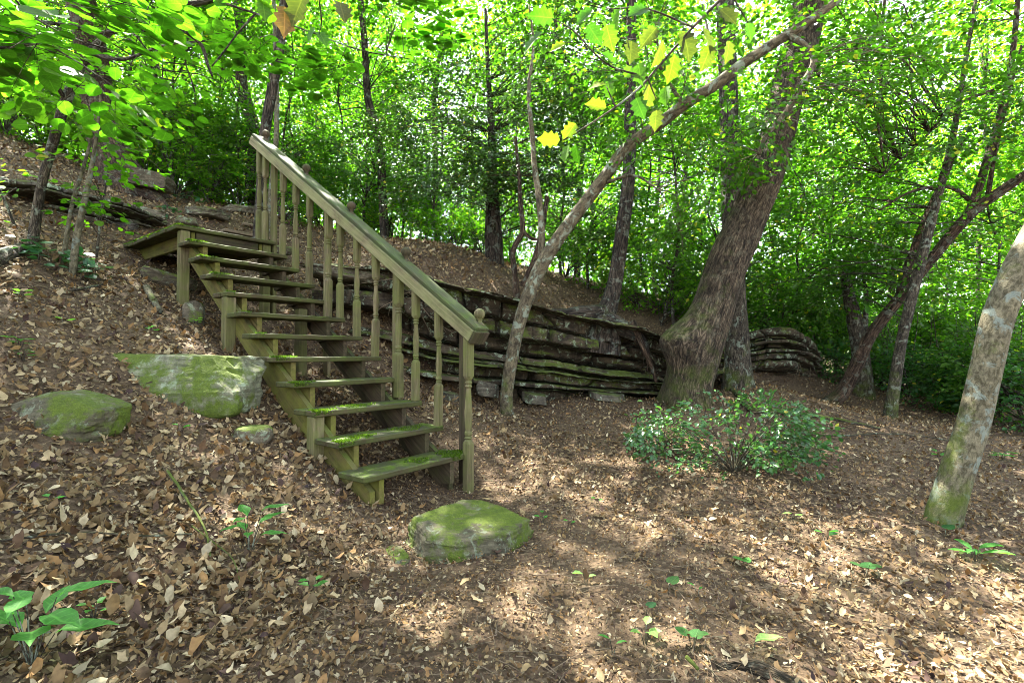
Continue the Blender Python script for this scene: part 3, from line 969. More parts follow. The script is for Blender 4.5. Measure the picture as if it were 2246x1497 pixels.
rock('boulder', 'large pale lichened boulder with moss beside the second staircase post', at(382, 838, 3.78), (.60, .24, .26), M['rock_moss'], 5.2,
     ((.05, -.8, .55, .70), (0, 0, 1, .78), (1, -.3, .5, .92), (-1, -.2, .35, .95)), -.05, .07, (0, .03), 6.0)
rock('boulder', 'dark mossy boulder with a peaked top low in the leaves at the left edge', at(132, 912, 3.04), (.36, .20, .21), M['rock_step'], 7.7,
     ((-.55, 0, 1, .62), (.6, 0, 1, .62), (0, -.9, .5, .66)), .0, .12, (0, -.05), 3.0)
rock('small_stone', 'little mossy stone at the foot of the landing post', at(425, 690, 4.85), (.09, .08, .13), M['rock'], 1.9, ((.3, -.8, .4, .6),), .3, .15, cat='stone', sub=4)
rock('small_stone', 'half-buried mossy stone left of the lowest staircase post', at(555, 945, 3.55) + [0, 0, -.03], (.13, .10, .07), M['rock'], 9.9, (), .3, .15, cat='stone', sub=4)
rock('rock_slab', 'brown overhanging rock block at the foot of the shaggy leaning trunk', at(325, 393, 8.0), (.32, .3, .14), M['rock'], 4.4, ((0, 0, 1, .6), (0, -1, -.2, .6)), .3, .15, (0, .15), 4, cat='rock')
rock('rock_slab', 'mossy flat rock resting on the slope above the landing', at(455, 468, 8.0), (.28, .25, .09), M['rock'], 6.4, ((0, 0, 1, .6),), -.3, .15, (0, .1), 4, cat='rock')
rock('rock_slab', 'pale grey tilted rock slab just left of the landing', at(275, 492, 6.7), (.15, .2, .10), M['rock_dark'], 3.9, ((-.3, -.5, 1, .5),), .5, .12, (.2, .2), 4, cat='rock')
rock('rock_slab', 'mossy rock under the shaded landing', at(372, 610, 5.6), (.26, .22, .10), M['rock'], 2.9, ((0, 0, 1, .6),), .5, .12, (.1, .25), 4, cat='rock')
rock('rock_slab', 'moss-topped rock shelf seen through the upper balusters', at(770, 605, 6.3), (.5, .4, .10), M['rock'], 12.9, ((0, 0, 1, .5),), .3, .12, (.05, .12), 4, cat='rock')
for px, py, d, r3, lab in ((200, 478, 6.6, (.22, .2, .08), 'flat lichened slab on the slope between the saplings and the landing'), (335, 468, 7.4, (.2, .2, .09), 'brown wedge of rock below the long flared root'),
                          (415, 492, 7.2, (.18, .15, .06), 'low brown stone at the back corner of the landing'), (525, 462, 9.0, (.3, .2, .08), 'flat stones beside the plank steps past the landing'), (600, 545, 7.4, (.25, .2, .08), 'mossy stone in the sunlit leaves behind the upper treads')):
    rock('rock_slab', lab, at(px, py, d), r3, M['rock_lichen'] if d < 7 else M['rock'], px * .1, ((.1, -.2, 1, .55), (0, -1, .1, .7)), px * .02, .1, (.05, .15), 5, cat='rock')
for px, py, d, r3, rz, lab in ((1175, 872, 6.0, (.16, .12, .07), .3, 'broken lichened block fallen at the foot of the ledge behind the thin leaning tree'), (1330, 868, 6.15, (.24, .12, .05), -.2, 'flat broken slab below the ledge shelf, right of the thin leaning tree'),
                              (985, 868, 5.75, (.15, .1, .06), .8, 'small dark block on the leaves below the ledge, beside the handrail post'), (1075, 852, 5.9, (.2, .12, .10), 1.3, 'squarish ledge block between the handrail post and the thin leaning tree')):
    rock('rock_slab', lab, at(px, py, d), r3, M['rock_lichen'], px * .1, ((.1, -.1, 1, .6), (.3, -1, .1, .7), (-1, -.3, 0, .7), (1, -.2, .1, .75)), rz, .1, (.1, .1), 5, cat='rock')
rock('mossy_stump', 'low stump cushioned in yellow moss under the bottom left seedling', at(120, 1440, 1.78) + [0, 0, -.02], (.12, .10, .12), M['rock_moss'], 15.9, (), .3, .25, (.0, .0), 2.5, cat='stump', sub=5)

# ------------------------------------------------------------------ trees in view
def px_path(pts):
    return np.array([at(a, b_, d) for a, b_, d, w_ in pts]), np.array([w_ / 2 * d / F / math.sqrt(1 + ((a - CX) / F) ** 2) for a, b_, d, w_ in pts])
class Tree:
    def __init__(self, name, label, cat, path, mat, up=None, sides=18, bump=.10, bf=2.0, seed=0.0, flare=1.0, roots=None, bulge=None, group=None, dig=.3, base=None):
        P, R = path if isinstance(path, tuple) else px_path(path)
        self.base = P[0].copy()
        self.root = thing(name, label, cat, self.base, group)
        self.mat = mat; self.mb = MB(); self.cr = Crown(); self.paths = []
        if roots is None: roots = .2 if R[0] > .12 else 0
        d = norm(P[0] - P[1])
        P = np.vstack([P[0] + d * dig * .5 - [0, 0, dig * .5], P]); R = np.concatenate([[R[0] * 1.08 * flare], R])
        if up is not None:
            P = np.vstack([P] + [np.asarray(u[:3], float)[None] for u in up]); R = np.concatenate([R, [u[3] for u in up]])
        self.seed = seed
        S = smooth_path(P, 22 if bulge else 10); t = np.linspace(0, len(P) - 1, len(S)); RR = np.interp(t, np.arange(len(P)), R)
        tube(self.mb, S, RR, sides, bump, bf, roots, seed=seed, bulge=bulge)
        self.paths.append(S)
    def limb(self, pts, sides=8, bump=.08):
        P, R = px_path(pts) if len(pts[0]) == 4 and not isinstance(pts, tuple) else pts
        S = smooth_path(P, 8); RR = np.interp(np.linspace(0, 1, len(S)), np.linspace(0, 1, len(P)), R)
        tube(self.mb, S, RR, sides, bump, 4.0, seed=self.seed + len(self.paths), cap=True)
        self.paths.append(S); return self
    def fill(self, c, r, n, L, m, size, conn=.3, rr=.009, away=None, **k):
        c = at(*c) if len(c) == 3 and abs(c[0]) > 40 or (len(c) == 3 and c[1] > 40) else np.asarray(c, float)
        Q = np.concatenate(self.paths)
        aw = Q[np.argmin(np.linalg.norm(Q - c, axis=1))] if away is None else np.asarray(away, float)
        base = self.cr.fill(c, r, n, aw, L, m, size, **k)
        pick = base[rng.random(len(base)) < conn]
        if len(pick):
            Qs = Q[::3]
            dd = np.linalg.norm(pick[:, None] - Qs[None], axis=2) + np.clip(Qs[None, :, 2] - pick[:, None, 2], 0, None) * .8
            A = Qs[np.argmin(dd, 1)]
            # two-piece branch with a bend
            ln = np.linalg.norm(pick - A, axis=1)[:, None]
            mid = A * .45 + pick * .55 + np.array([0, 0, .12]) * ln + .06 * ln * rng.normal(size=A.shape)
            r0 = rr * (0.5 + .35 * ln[:, 0])
            sticks(self.mb, A, mid, r0, r0 * .65, .03, 5); sticks(self.mb, mid, pick, r0 * .65, r0 * .25, .04, 4)
        return self
    def done(self, tmpl=None, lm=None, ca=None, cb=None, yel=.02, twr=.0035, twfrac=1.0, jit=.18, veins=False):
        if self.cr.P:
            self.cr.twigs(self.mb, twr, twfrac)
        self.mb.build('trunk', self.mat, self.root, self.base)
        if self.cr.P:
            self.cr.build('crown', tmpl, lm, ca, cb, self.root, self.base, yel, jit, veins)
        return self.root
OV, RD, HO, LA, HE = T_oval(), T_round(), T_holly(), T_lance(), T_heart()
OVL = T_blade([.01, .13, .22, .23, .16, .07, 0], .25, .3)
G_MID = ((.028, .082, .008), (.060, .130, .013)); G_LITE = ((.048, .120, .010), (.090, .175, .016)); G_DARK = ((.014, .050, .008), (.035, .082, .012)); G_BLUE = ((.022, .08, .022), (.05, .125, .035))

# thin leaning tree
t = Tree('leaning_tree', 'thin lichen-spotted tree leaning right from the leaf bank across the rock ledge', 'tree',
         [(1112,905,5.7,30),(1113,850,5.7,28),(1140,705,5.7,28),(1184,590,5.7,30),(1248,491,5.65,29),(1323,392,5.6,27),(1377,322,5.55,26),(1448,270,5.5,26),(1510,223,5.4,26),(1567,188,5.35,25),(1627,142,5.3,25),(1691,99,5.25,25),(1769,50,5.15,22),(1850,-10,5.1,18),(1990,-130,5.0,13)],
         M['bark_lichen'], sides=18, bump=.10, seed=1.0)
t.limb([(1726,76,5.2,16),(1765,100,5.1,16),(1786,135,5.1,17),(1760,185,5.1,15),(1720,250,5.05,13),(1680,298,5.0,11),(1665,340,5.0,6)])
t.limb([(1186,590,5.7,17),(1188,520,5.75,15),(1183,440,5.8,14),(1172,360,5.85,12),(1168,300,5.9,11),(1160,200,5.9,9),(1170,100,5.9,6),(1160,10,5.9,3)])
t.limb([(1500,232,5.4,10),(1450,150,5.3,7),(1440,60,5.2,4)]).limb([(1600,160,5.3,9),(1560,90,5.6,6),(1540,10,5.8,4)]).limb([(1330,400,5.6,9),(1390,385,5.2,6),(1450,420,5.0,3)])
t.fill((1640,190,5.3), (1.5,1.0,.75), 95, .45, 22, .055, shell=.8).fill((1480,330,5.8), (.8,.8,.6), 46, .4, 20, .055).fill((1560,470,5.9), (.7,.6,.45), 26, .4, 18, .05).fill((1330,60,5.2), (1.0,.7,.5), 46, .4, 20, .055).fill((1900,120,5.2), (.8,.7,.7), 44, .4, 20, .055)
t.done(OV, M['leaf'], *G_MID, yel=.025)

# big leaning trunk with burl
t = Tree('big_tree', 'biggest leaning trunk with rough brown bark and a mossy burl at its base', 'tree',
         [(1502,885,6.0,112),(1514,830,6.0,104),(1542,745,6.0,98),(1568,663,6.0,94),(1605,556,6.0,92),(1642,470,6.05,88),(1688,354,6.1,84),(1716,250,6.15,82),(1744,142,6.2,82),(1766,60,6.25,80),(1790,-50,6.3,76)],
         M['bark_big'], up=[(4.9,6.9,8.0,.22),(5.6,7.2,11.0,.12)], sides=64, bump=.10, bf=1.6, seed=2.0, flare=1.05, roots=.35, bulge=(.95, .22, 1.25, (-.95, -.3, .05)))
t.fill((4.2,9.0,10.2), (3.4,3.0,2.2), 210, .9, 26, .13, conn=.3, rr=.02)
t.fill((1660,300,5.6), (.55,.4,1.0), 22, .35, 14, .06, conn=.2, rr=.005)
t.done(OV, M['leaf_thin'], *G_LITE, yel=.03)

t = Tree('upright_tree', 'straight upright trunk half hidden behind the big leaning trunk', 'tree',
         [(1617,838,7.0,70),(1617,780,7.0,58),(1612,650,7.0,50),(1606,500,7.0,46),(1602,350,7.0,44),(1596,150,7.0,42),(1590,-40,7.0,38)], M['bark_grey'], up=[(3.1,7.1,8.6,.12),(3.2,7.2,11,.06)], sides=20, bump=.06, seed=3.0)
t.fill((2.0,9.4,10.6), (3.0,2.8,2.0), 150, .8, 26, .12, conn=.3, rr=.016).done(OV, M['leaf_thin'], *G_LITE)

t = Tree('ledge_tree', 'dark slim tree rooted on top of the rock ledge with a mossy flared foot', 'tree',
         [(1318,730,6.55,86),(1326,694,6.6,50),(1340,655,6.65,38),(1352,600,6.7,33),(1366,500,6.75,31),(1378,400,6.8,29),(1382,250,6.9,26),(1384,60,7.0,22),(1384,-100,7.1,18)], M['bark_dark'], up=[(1.7,7.4,8.6,.07),(1.7,7.5,10,.04)], sides=18, bump=.07, seed=4.0)
t.limb([(1322,690,6.6,46),(1280,688,6.45,38),(1240,690,6.3,28),(1190,684,6.35,14)])
t.limb([(1330,700,6.55,46),(1370,722,6.35,40),(1402,742,6.3,26),(1420,775,6.3,14)])
t.fill((.3,9.0,9.6), (2.4,2.2,1.6), 60, .8, 26, .12, conn=.3, rr=.014).fill((1300,150,7.2), (1.2,.9,1.0), 60, .45, 22, .06, conn=.4)
t.done(OV, M['leaf'], *G_MID)

t = Tree('forked_tree', 'brown forked trunk leaning right between the upright trunks at right', 'tree',
         [(1812,890,7.5,40),(1848,860,7.5,36),(1878,800,7.4,32),(1910,735,7.3,30),(1958,672,7.2,28),(2018,600,7.1,27),(2082,520,7.0,28),(2135,462,6.9,31),(2200,415,6.8,29),(2270,370,6.7,26),(2420,280,6.6,18)], M['bark_red'], sides=18, bump=.10, seed=5.0)
t.limb([(1972,660,7.2,26),(1990,590,7.2,22),(2030,480,7.2,18),(2075,380,7.2,16),(2110,310,7.2,12)])
t.limb([(2120,482,6.9,24),(2150,400,6.95,22),(2185,280,7.0,19),(2215,160,7.0,16),(2232,0,7.0,13),(2240,-160,7,10)])
t.limb([(2165,440,6.9,14),(2180,350,6.8,11),(2205,240,6.7,9),(2240,100,6.7,6)]).limb([(2130,440,6.9,14),(2080,410,6.7,10),(2000,420,6.5,7),(1930,460,6.4,4)]).limb([(2200,190,7,10),(2100,230,6.7,8),(2020,310,6.5,6),(1930,390,6.3,4)])
t.fill((2050,160,6.8), (1.7,1.2,1.3), 170, .5, 26, .058, conn=.35, flat=.15).fill((1900,330,6.6), (1.2,1.0,.9), 90, .5, 26, .058, conn=.3).fill((2200,330,6.6), (.8,.9,.9), 60, .5, 24, .058)
t.fill((2120,40,7.6), (1.6,.9,.9), 90, .5, 24, .06).fill((1850,80,6.4), (1.0,.9,.8), 70, .5, 24, .058)
t.done(OV, M['leaf'], *G_MID, yel=.03)

t = Tree('patchy_tree', 'straight slim trunk with pale sunlit patches, beside the brown forked trunk', 'tree',
         [(1952,918,6.5,36),(1960,860,6.5,30),(1975,760,6.5,27),(1998,660,6.5,26),(2028,540,6.55,26),(2060,420,6.6,22),(2090,300,6.6,17),(2120,120,6.7,12),(2150,-60,6.8,8)], M['bark_grey'], sides=16, bump=.07, seed=6.0)
t.fill((2010,560,7.2), (1.2,.9,.7), 90, .45, 24, .055, conn=.3).fill((1830,520,7.6), (1.2,.8,.7), 80, .45, 24, .055, conn=.2).fill((1790,650,8.6), (1.2,.7,.6), 60, .45, 24, .055, conn=.2)
t.done(OV, M['leaf'], *G_MID, yel=.03)

t = Tree('smooth_tree', 'smooth pale bluish-grey trunk curving up at the right edge, nearest of the trunks', 'tree',
         [(2068,1140,3.2,88),(2080,1095,3.2,84),(2107,1010,3.2,80),(2134,930,3.2,78),(2164,804,3.2,76),(2189,698,3.2,77),(2232,592,3.2,78),(2290,480,3.2,78),(2385,300,3.2,76),(2545,40,3.2,70)], M['bark_smooth'], up=[(5.6,3.4,6.0,.09),(6.4,3.6,8.5,.05)], sides=32, bump=.07, bf=1.2, seed=7.0, flare=.95, roots=.05)
t.fill((5.8,5.6,8.6), (1.6,1.6,1.5), 40, .8, 24, .12, conn=.3, rr=.015)
t.done(OV, M['leaf_thin'], *G_MID)

t = Tree('stump_tree', 'short dark fork-topped trunk standing just behind the brown forked trunk', 'tree', [(1893,862,8.2,50),(1890,800,8.2,42),(1878,720,8.2,40),(1862,650,8.2,30),(1850,590,8.2,18)], M['bark_grey'], sides=14, bump=.12, seed=8.0)
t.limb([(1893,745,8.2,22),(1898,700,8.1,14),(1900,640,8.1,9),(1885,580,8,5)])
t.fill((1860,600,8.0), (.7,.6,.5), 36, .4, 22, .055).done(OV, M['leaf'], *G_MID)

# trees at left
t = Tree('shaggy_tree', 'broad reddish shaggy-barked trunk with a long flared root on the slope at left', 'tree',
         [(285,425,8.6,150),(262,380,8.6,112),(240,320,8.6,92),(222,250,8.6,84),(205,150,8.6,80),(190,50,8.6,76),(172,-80,8.6,72)], M['bark_red'], up=[(-7.4,8.8,11.0,.2),(-7.6,9.0,14,.1)], sides=30, bump=.12, bf=1.0, seed=9.0)
t.limb([(280,380,8.4,70),(315,415,8.2,50),(350,440,8.0,26),(368,452,7.9,8)])
t.fill((-6.2,11.2,12.0), (4.2,3.4,2.6), 160, .9, 26, .14, conn=.25, rr=.02).done(OV, M['leaf_thin'], *G_LITE)

t = Tree('sapling', 'dark curved sapling trunk on the slope at far left, thickest of the stems there', 'sapling',
         [(70,556,4.6,27),(80,470,4.6,26),(95,390,4.55,24),(120,300,4.5,25),(145,220,4.45,26),(180,140,4.4,24),(230,80,4.3,18),(300,20,4.2,12),(360,-60,4.1,8)], M['bark_grey'], sides=14, bump=.10, seed=10.0)
t.limb([(145,220,4.45,14),(95,150,4.2,10),(30,110,4.0,7),(-60,90,3.8,5)]).limb([(200,118,4.4,12),(270,130,4.2,9),(360,100,4.0,6),(450,90,3.9,4)])
t.fill((190,80,4.2), (1.1,.8,.4), 40, .5, 12, .08, conn=.3, flat=.08, tilt=.18).fill((80,230,4.2), (.8,.6,.22), 14, .45, 10, .08, conn=.3, flat=.08, tilt=.18)
t.done(RD, M['leaf_thin'], *G_LITE)
for k, (lab, pts, lf) in enumerate((
    ('pale slim sapling stem left of the landing, straightest of the thin stems there', [(160,590,4.5,20),(168,520,4.5,18),(185,440,4.5,15),(200,370,4.5,12),(212,300,4.5,9),(220,210,4.5,6)], (210,300)),
    ('leaning thin sapling rising from the dark galax leaves left of the landing', [(140,560,4.7,12),(158,450,4.7,10),(182,370,4.75,9),(200,300,4.8,7),(215,180,4.8,4)], (170,330)),
    ('wispy sapling with small leaves close to the left end of the landing', [(212,560,5.2,7),(222,470,5.2,6),(232,400,5.2,5),(230,320,5.2,4)], (235,420)),
    ('bent bare sapling at the left edge leaning out over a rotten log', [(62,560,4.9,9),(35,500,4.9,8),(10,440,4.9,7),(-20,370,4.9,5)], (0,380)))):
    t = Tree('sapling', lab, 'sapling', pts, M['bark_smooth' if k < 2 else 'twig'], sides=9, bump=.08, seed=11.0 + k)
    t.fill((lf[0], lf[1], 4.7), (.4,.4,.25), 8, .3, 8, .055, conn=.8, rr=.006, flat=.08, tilt=.2).fill((lf[0] - 20, lf[1] + 130, 4.7), (.3,.3,.15), 4, .25, 7, .05, conn=.8, rr=.006, flat=.08, tilt=.2)
    t.done(RD, M['leaf_thin'], *G_LITE)

t = Tree('dark_tree', 'dark bare trunk slanting up directly behind the top finial of the handrail', 'tree',
         [(565,520,7.6,22),(572,420,7.6,22),(580,300,7.6,24),(596,200,7.55,24),(612,110,7.5,23),(622,20,7.5,21),(630,-80,7.5,19)], M['bark_dark'], up=[(-3.3,7.7,9.0,.07),(-3.2,7.8,11,.04)], sides=16, bump=.10, seed=15.0)
t.fill((-4.2,6.6,8.6), (2.4,2.2,1.5), 170, .8, 26, .12, conn=.25, rr=.014).done(OV, M['leaf_thin'], *G_LITE)  # unseen overhead crown, added to keep direct sun off the near left leaves
t = Tree('slender_tree', 'thin pale stem just right of the dark trunk behind the top finial', 'tree', [(588,520,8.2,14),(594,420,8.2,12),(606,300,8.2,12),(606,160,8.2,11),(600,0,8.2,9),(596,-60,8.2,8)], M['bark_smooth'], sides=10, seed=16.0)
t.fill((600,110,9.8), (1.3,.8,1.1), 50, .45, 20, .07).done(OV, M['leaf_thin'], *G_LITE)
t = Tree('crooked_tree', 'crooked grey trunk left of the top of the handrail, behind the landing', 'tree', [(556,470,10.5,20),(548,400,10.5,22),(560,300,10.5,28),(545,240,10.5,30),(530,180,10.5,26),(528,60,10.5,24),(520,-60,10.5,22)], M['bark_grey'], up=[(-5.4,10.6,11,.1)], sides=16, bump=.12, seed=17.0)
t.fill((-4.6,11.0,11.5), (3.2,2.4,2.0), 90, .85, 26, .12, conn=.2, rr=.016).done(OV, M['leaf_thin'], *G_LITE)
t = Tree('slender_tree', 'slender curved trunk rising behind the middle of the handrail', 'tree', [(845,545,10,20),(840,450,10,19),(836,360,10,19),(822,270,10,18),(806,210,10,17),(800,100,10,15),(790,-40,10,13)], M['bark_dark'], up=[(-3.0,10.3,9.5,.05)], sides=12, bump=.08, seed=18.0)
t.fill((840,150,9.6), (1.6,1.2,1.5), 110, .5, 24, .065, conn=.3).fill((-1.2,11.4,10.5), (2.8,2.4,2.0), 70, .8, 26, .12, conn=.2).done(OV, M['leaf'], *G_MID)

# evergreens in the middle, dark and fine-leaved
t = Tree('holly_tree', 'dense dark evergreen with small glossy leaves filling the middle above the handrail', 'tree', [(1085,600,8.8,44),(1082,500,8.8,36),(1080,400,8.8,24),(1078,280,8.8,16),(1070,150,8.8,10),(1065,20,8.8,6)], M['bark_dark'], sides=14, seed=19.0)
t.fill((1090,300,8.4), (1.55,1.1,1.5), 330, .5, 30, .048, conn=.3, shell=.9).fill((1020,420,8.4), (1.1,.9,.7), 120, .5, 28, .048, conn=.3).fill((1180,120,8.2), (1.3,1.0,1.0), 150, .5, 28, .048).fill((930,300,8.6), (.8,.8,.5), 60, .5, 28, .048).fill((1200,420,8.4), (.7,.7,.8), 70, .45, 26, .048)
t.done(OV, M['leaf_waxy'], *G_DARK, yel=.01)
t = Tree('twisted_shrub', 'reddish twisted double stem on the bank behind the thin leaning tree', 'shrub', [(1132,635,7.4,16),(1128,590,7.4,13),(1124,555,7.4,12),(1134,530,7.4,12),(1146,505,7.45,12),(1142,450,7.5,10),(1138,380,7.5,8),(1130,300,7.5,6)], M['bark_red'], sides=9, seed=20.0)
t.limb([(1148,628,7.4,16),(1160,600,7.4,15),(1176,560,7.4,14),(1190,500,7.4,12),(1200,430,7.4,9)]).limb([(1146,505,7.45,9),(1165,522,7.4,7),(1190,526,7.4,5)])
t.fill((1150,330,7.5), (.9,.7,.7), 80, .4, 24, .048, conn=.4).done(OV, M['leaf_waxy'], *G_DARK)
# ------------------------------------------------------------------ woods behind: trees and shrubs copied one by one
def proto(name, label, cat, group, h, r, crowns, tmpl, lm, cols, bark, lean=.03, stems=1, twr=.004, yel=.02, conn=.35):
    root = thing(name, label, cat, (0, 0, 0), group)
    mb = MB(); cr = Crown(); Q = []
    for s in range(stems):
        a = rng.random() * 6.28
        k = 0 if stems == 1 else .35
        pts = [np.array([0, 0, -.3])] + [np.array([(k * z * math.cos(a)) + lean * z * rng.normal(), k * z * math.sin(a) + lean * z * rng.normal(), z]) for z in np.linspace(0, h, 6)]
        S = smooth_path(pts, 6)
        tube(mb, S, np.interp(np.arange(len(S)), [0, len(S) * .15, len(S)], [r * 1.3, r, r * .25]), 9, .08, 2, seed=rng.random() * 50)
        Q.append(S)
    Q = np.concatenate(Q)
    for c, rad, n, L, m, size in crowns:
        base = cr.fill(c, rad, n, (0, 0, c[2]), L, m, size, clump=.9, thr=-.02, shell=.8)
        pick = base[rng.random(len(base)) < conn]
        dd = np.linalg.norm(pick[:, None] - Q[None], axis=2) + np.clip(Q[None, :, 2] - pick[:, None, 2] + .3, 0, None)
        A = Q[np.argmin(dd, 1)]
        rr = .006 + .006 * np.linalg.norm(pick - A, axis=1)
        sticks(mb, A, pick, rr, rr * .35, .06, 4)
    cr.twigs(mb, twr, .6)
    mb.build('trunk' if stems == 1 else 'stems', bark, root)
    cr.build('crown' if stems == 1 else 'foliage', tmpl, lm, cols[0], cols[1], root, (0, 0, 0), yel)
    return root
ZONES = [(-999, 'off the far left edge'), (0, 'at the left edge behind the thickest sapling'), (200, 'behind the shaggy leaning trunk'), (370, 'above the rocks behind the landing'), (530, 'behind the top of the handrail'), (680, 'behind the upper handrail'), (820, 'behind the middle of the handrail'),
         (960, 'behind the dark evergreen'), (1110, 'behind the twisted reddish stems'), (1240, 'left of the slim ledge tree'), (1390, 'between the ledge tree and the big trunk'), (1500, 'behind the big leaning trunk'), (1640, 'just right of the big leaning trunk'),
         (1800, 'left of the brown forked trunk'), (1930, 'behind the patchy trunk'), (2070, 'between the patchy and smooth trunks'), (2170, 'behind the smooth trunk'), (2260, 'at the right edge')]
RANK = ['nearest', 'second', 'third', 'fourth', 'fifth', 'sixth']
def spread(protos, spots, group, label, first):
    zone = [max(k for k, (a, b_) in enumerate(ZONES) if a <= s[0]) for s in spots]
    labs = []
    for i, s in enumerate(spots):
        mates = sorted([j for j in range(len(spots)) if zone[j] == zone[i]], key=lambda j: spots[j][1])
        r = mates.index(i)
        labs.append(label + ' ' + ZONES[zone[i]][1] + ('' if len(mates) == 1 else ', ' + RANK[r] + (' one' if r == 0 else ' back')))
    """spots: (px, d[, scale]); each copy stands on the ground below that bearing"""
    for i, s in enumerate(spots):
        px, d = s[0], s[1]
        x, y = (px - CX) / F * d, d
        z = float(gz(np.array([x]), np.array([y]))[0])
        k = i % len(protos); pr = protos[k]
        sc = (s[2] if len(s) > 2 else 1.0)
        if not pr.get('used'):
            pr['used'] = 1
            pr.location = (x, y, z); pr.rotation_euler = (0, 0, rng.random() * 6.28); pr.scale = (sc,) * 3
            pr['label'] = labs[i]; pr['group'] = group
        else:
            o = dup(pr, (x, y, z), rng.random() * 6.28, sc, labs[i], group)
    for pr in protos: 
        if 'used' in pr: del pr['used']
GT = 'slender trees in the sunlit woods behind'
ta = proto('woodland_tree', 'x', 'tree', GT, 11, .08, [((0, 0, 6.4), (2.3, 2.3, 4.6), 190, .75, 26, .09)], OV, M['leaf_thin'], G_LITE, M['bark_grey'])
tb = proto('woodland_tree', 'x', 'tree', GT, 14, .11, [((0, 0, 8.5), (3.0, 3.0, 5.2), 200, .9, 26, .105), ((.5, 0, 3.4), (1.8, 1.8, 1.2), 60, .7, 24, .085)], OV, M['leaf_thin'], G_LITE, M['bark_dark'])
tc = proto('woodland_tree', 'x', 'tree', GT, 8.5, .055, [((0, 0, 4.8), (2.0, 2.0, 3.8), 170, .65, 26, .08)], OV, M['leaf_thin'], ((.045, .11, .010), (.085, .165, .016)), M['bark_smooth'], lean=.06)
spread([ta, tb, tc], [(330,14),(415,17),(690,15),(710,21),(470,22),(250,19),(120,16),(30,19),(590,24),(770,19),(960,17),(900,23),(1040,20),(1265,15),(1320,20),(1440,16),(1500,21),(1780,15),(1850,21),(1960,16),(2050,19),(2150,14),(2230,20),(2330,15),(-80,21)],
       GT, 'tall slender leafy tree', 0)
GU = 'understory saplings behind the ledge and landing'
ua = proto('understory_tree', 'x', 'sapling', GU, 4.6, .035, [((0, 0, 2.5), (1.4, 1.4, 2.0), 210, .5, 28, .065)], OV, M['leaf_thin'], G_LITE, M['twig'], lean=.07)
ub = proto('understory_tree', 'x', 'sapling', GU, 3.6, .03, [((0, 0, 2.0), (1.2, 1.2, 1.6), 160, .45, 26, .06)], OV, M['leaf'], G_MID, M['twig'], lean=.08)
spread([ua, ub], [(380,11),(300,12.5),(480,12),(640,11.5),(740,12.5),(880,12),(960,11),(1010,13),(1230,11),(1290,10),(1420,10.5),(1500,11),(1480,9),(1560,9.5),(1690,10.5),(1740,9.5),(1830,10),(1900,11),(2000,9.5),(2090,10),(2180,9),(2240,10),(2300,8.5),(100,11),(10,10),(200,11),(-60,9),(560,13.5),(820,14),(1120,12.5),(340,9.6),(430,10),(520,10.5),(610,10.2),(270,9.5),(800,10.5),(1620,10),(1660,12)],
       GU, 'bushy young tree', 0)
GS = 'shrubs in the shaded undergrowth at right'
sa = proto('shrub', 'x', 'shrub', GS, 1.5, .012, [((0, 0, .75), (.85, .85, .7), 120, .35, 22, .05)], OV, M['leaf'], G_MID, M['twig'], stems=5, conn=.5)
sb = proto('shrub', 'x', 'shrub', GS, 1.1, .010, [((0, 0, .5), (.8, .8, .5), 100, .32, 20, .048)], OV, M['leaf'], G_BLUE, M['twig'], stems=5, conn=.5)
spread([sa, sb], [(1700,9.4),(1745,10.2),(1790,9.6,.8),(1850,9.0,.8),(1990,8.6),(2060,8.0),(2120,7.4),(2190,7.2),(2246,6.6),(2310,6.4),(1930,9.4),(2040,9.4),(2140,8.6),(2220,8.2),(2100,10.4),(1980,11),(1880,11.5),(1800,12),(2200,10),(2290,9),(1660,11,.9)],
       GS, 'shaded green shrub', 0)
GB = 'low shrubs along the crest behind the ledge'
spc = proto('shrub', 'x', 'shrub', GB, 1.0, .010, [((0, 0, .5), (.75, .75, .5), 90, .32, 20, .05)], OV, M['leaf_thin'], G_LITE, M['twig'], stems=5, conn=.5)
spd = proto('shrub', 'x', 'shrub', GB, 1.2, .010, [((0, 0, .6), (.8, .8, .6), 90, .32, 20, .055)], OV, M['leaf_thin'], G_LITE, M['twig'], stems=5, conn=.5)
spread([spc, spd], [(1000,10.6,.7),(930,10.2,.6),(1060,11),(1130,11.5),(1240,10.5),(1330,10.8),(1400,9.6,.8),(1450,9.2,.8),(1510,8.6,.7),(1540,10),(860,11),(790,11.5),(700,11.5),(650,12.5),(480,10.5,.7),(420,11),(360,11.5),(290,10.5),(200,10),(90,9.5),(0,9),(380,9.3),(450,9.6),(520,9.8),(590,10.4),(330,9.0,.8),(620,9.4,.7)],
       GB, 'low leafy shrub on the crest', 0)

# far woods read as one mass
n = 14000
fx = rng.uniform(-50, 50, n); fy = 27 + 24 * rng.random(n)
fz = gz(fx, fy) + .3 + 26 * rng.random(n) ** 1.5
cr = Crown()
base = np.stack([fx, fy, fz], -1); base = base[fbm(base * .22 + 5, 2) > -.34]
bx_ = CX + F * base[:, 0] / base[:, 1]; by_ = CY - F * (base[:, 2] - CZ) / base[:, 1]
base = base[~((bx_ > 905) & (bx_ < 1015) & (by_ < 150))]
ax = rng.normal(size=base.shape) * np.array([1, 1, .3])
cr.sprays(base, ax, 1.8, 22, .25, flat=.5)
fw = cr.build('far_woods', OV, M['leaf_thin'], (.05, .14, .010), (.10, .20, .016), None, (0, 0, 0), .03)
tag(fw, None, None, kind='stuff')

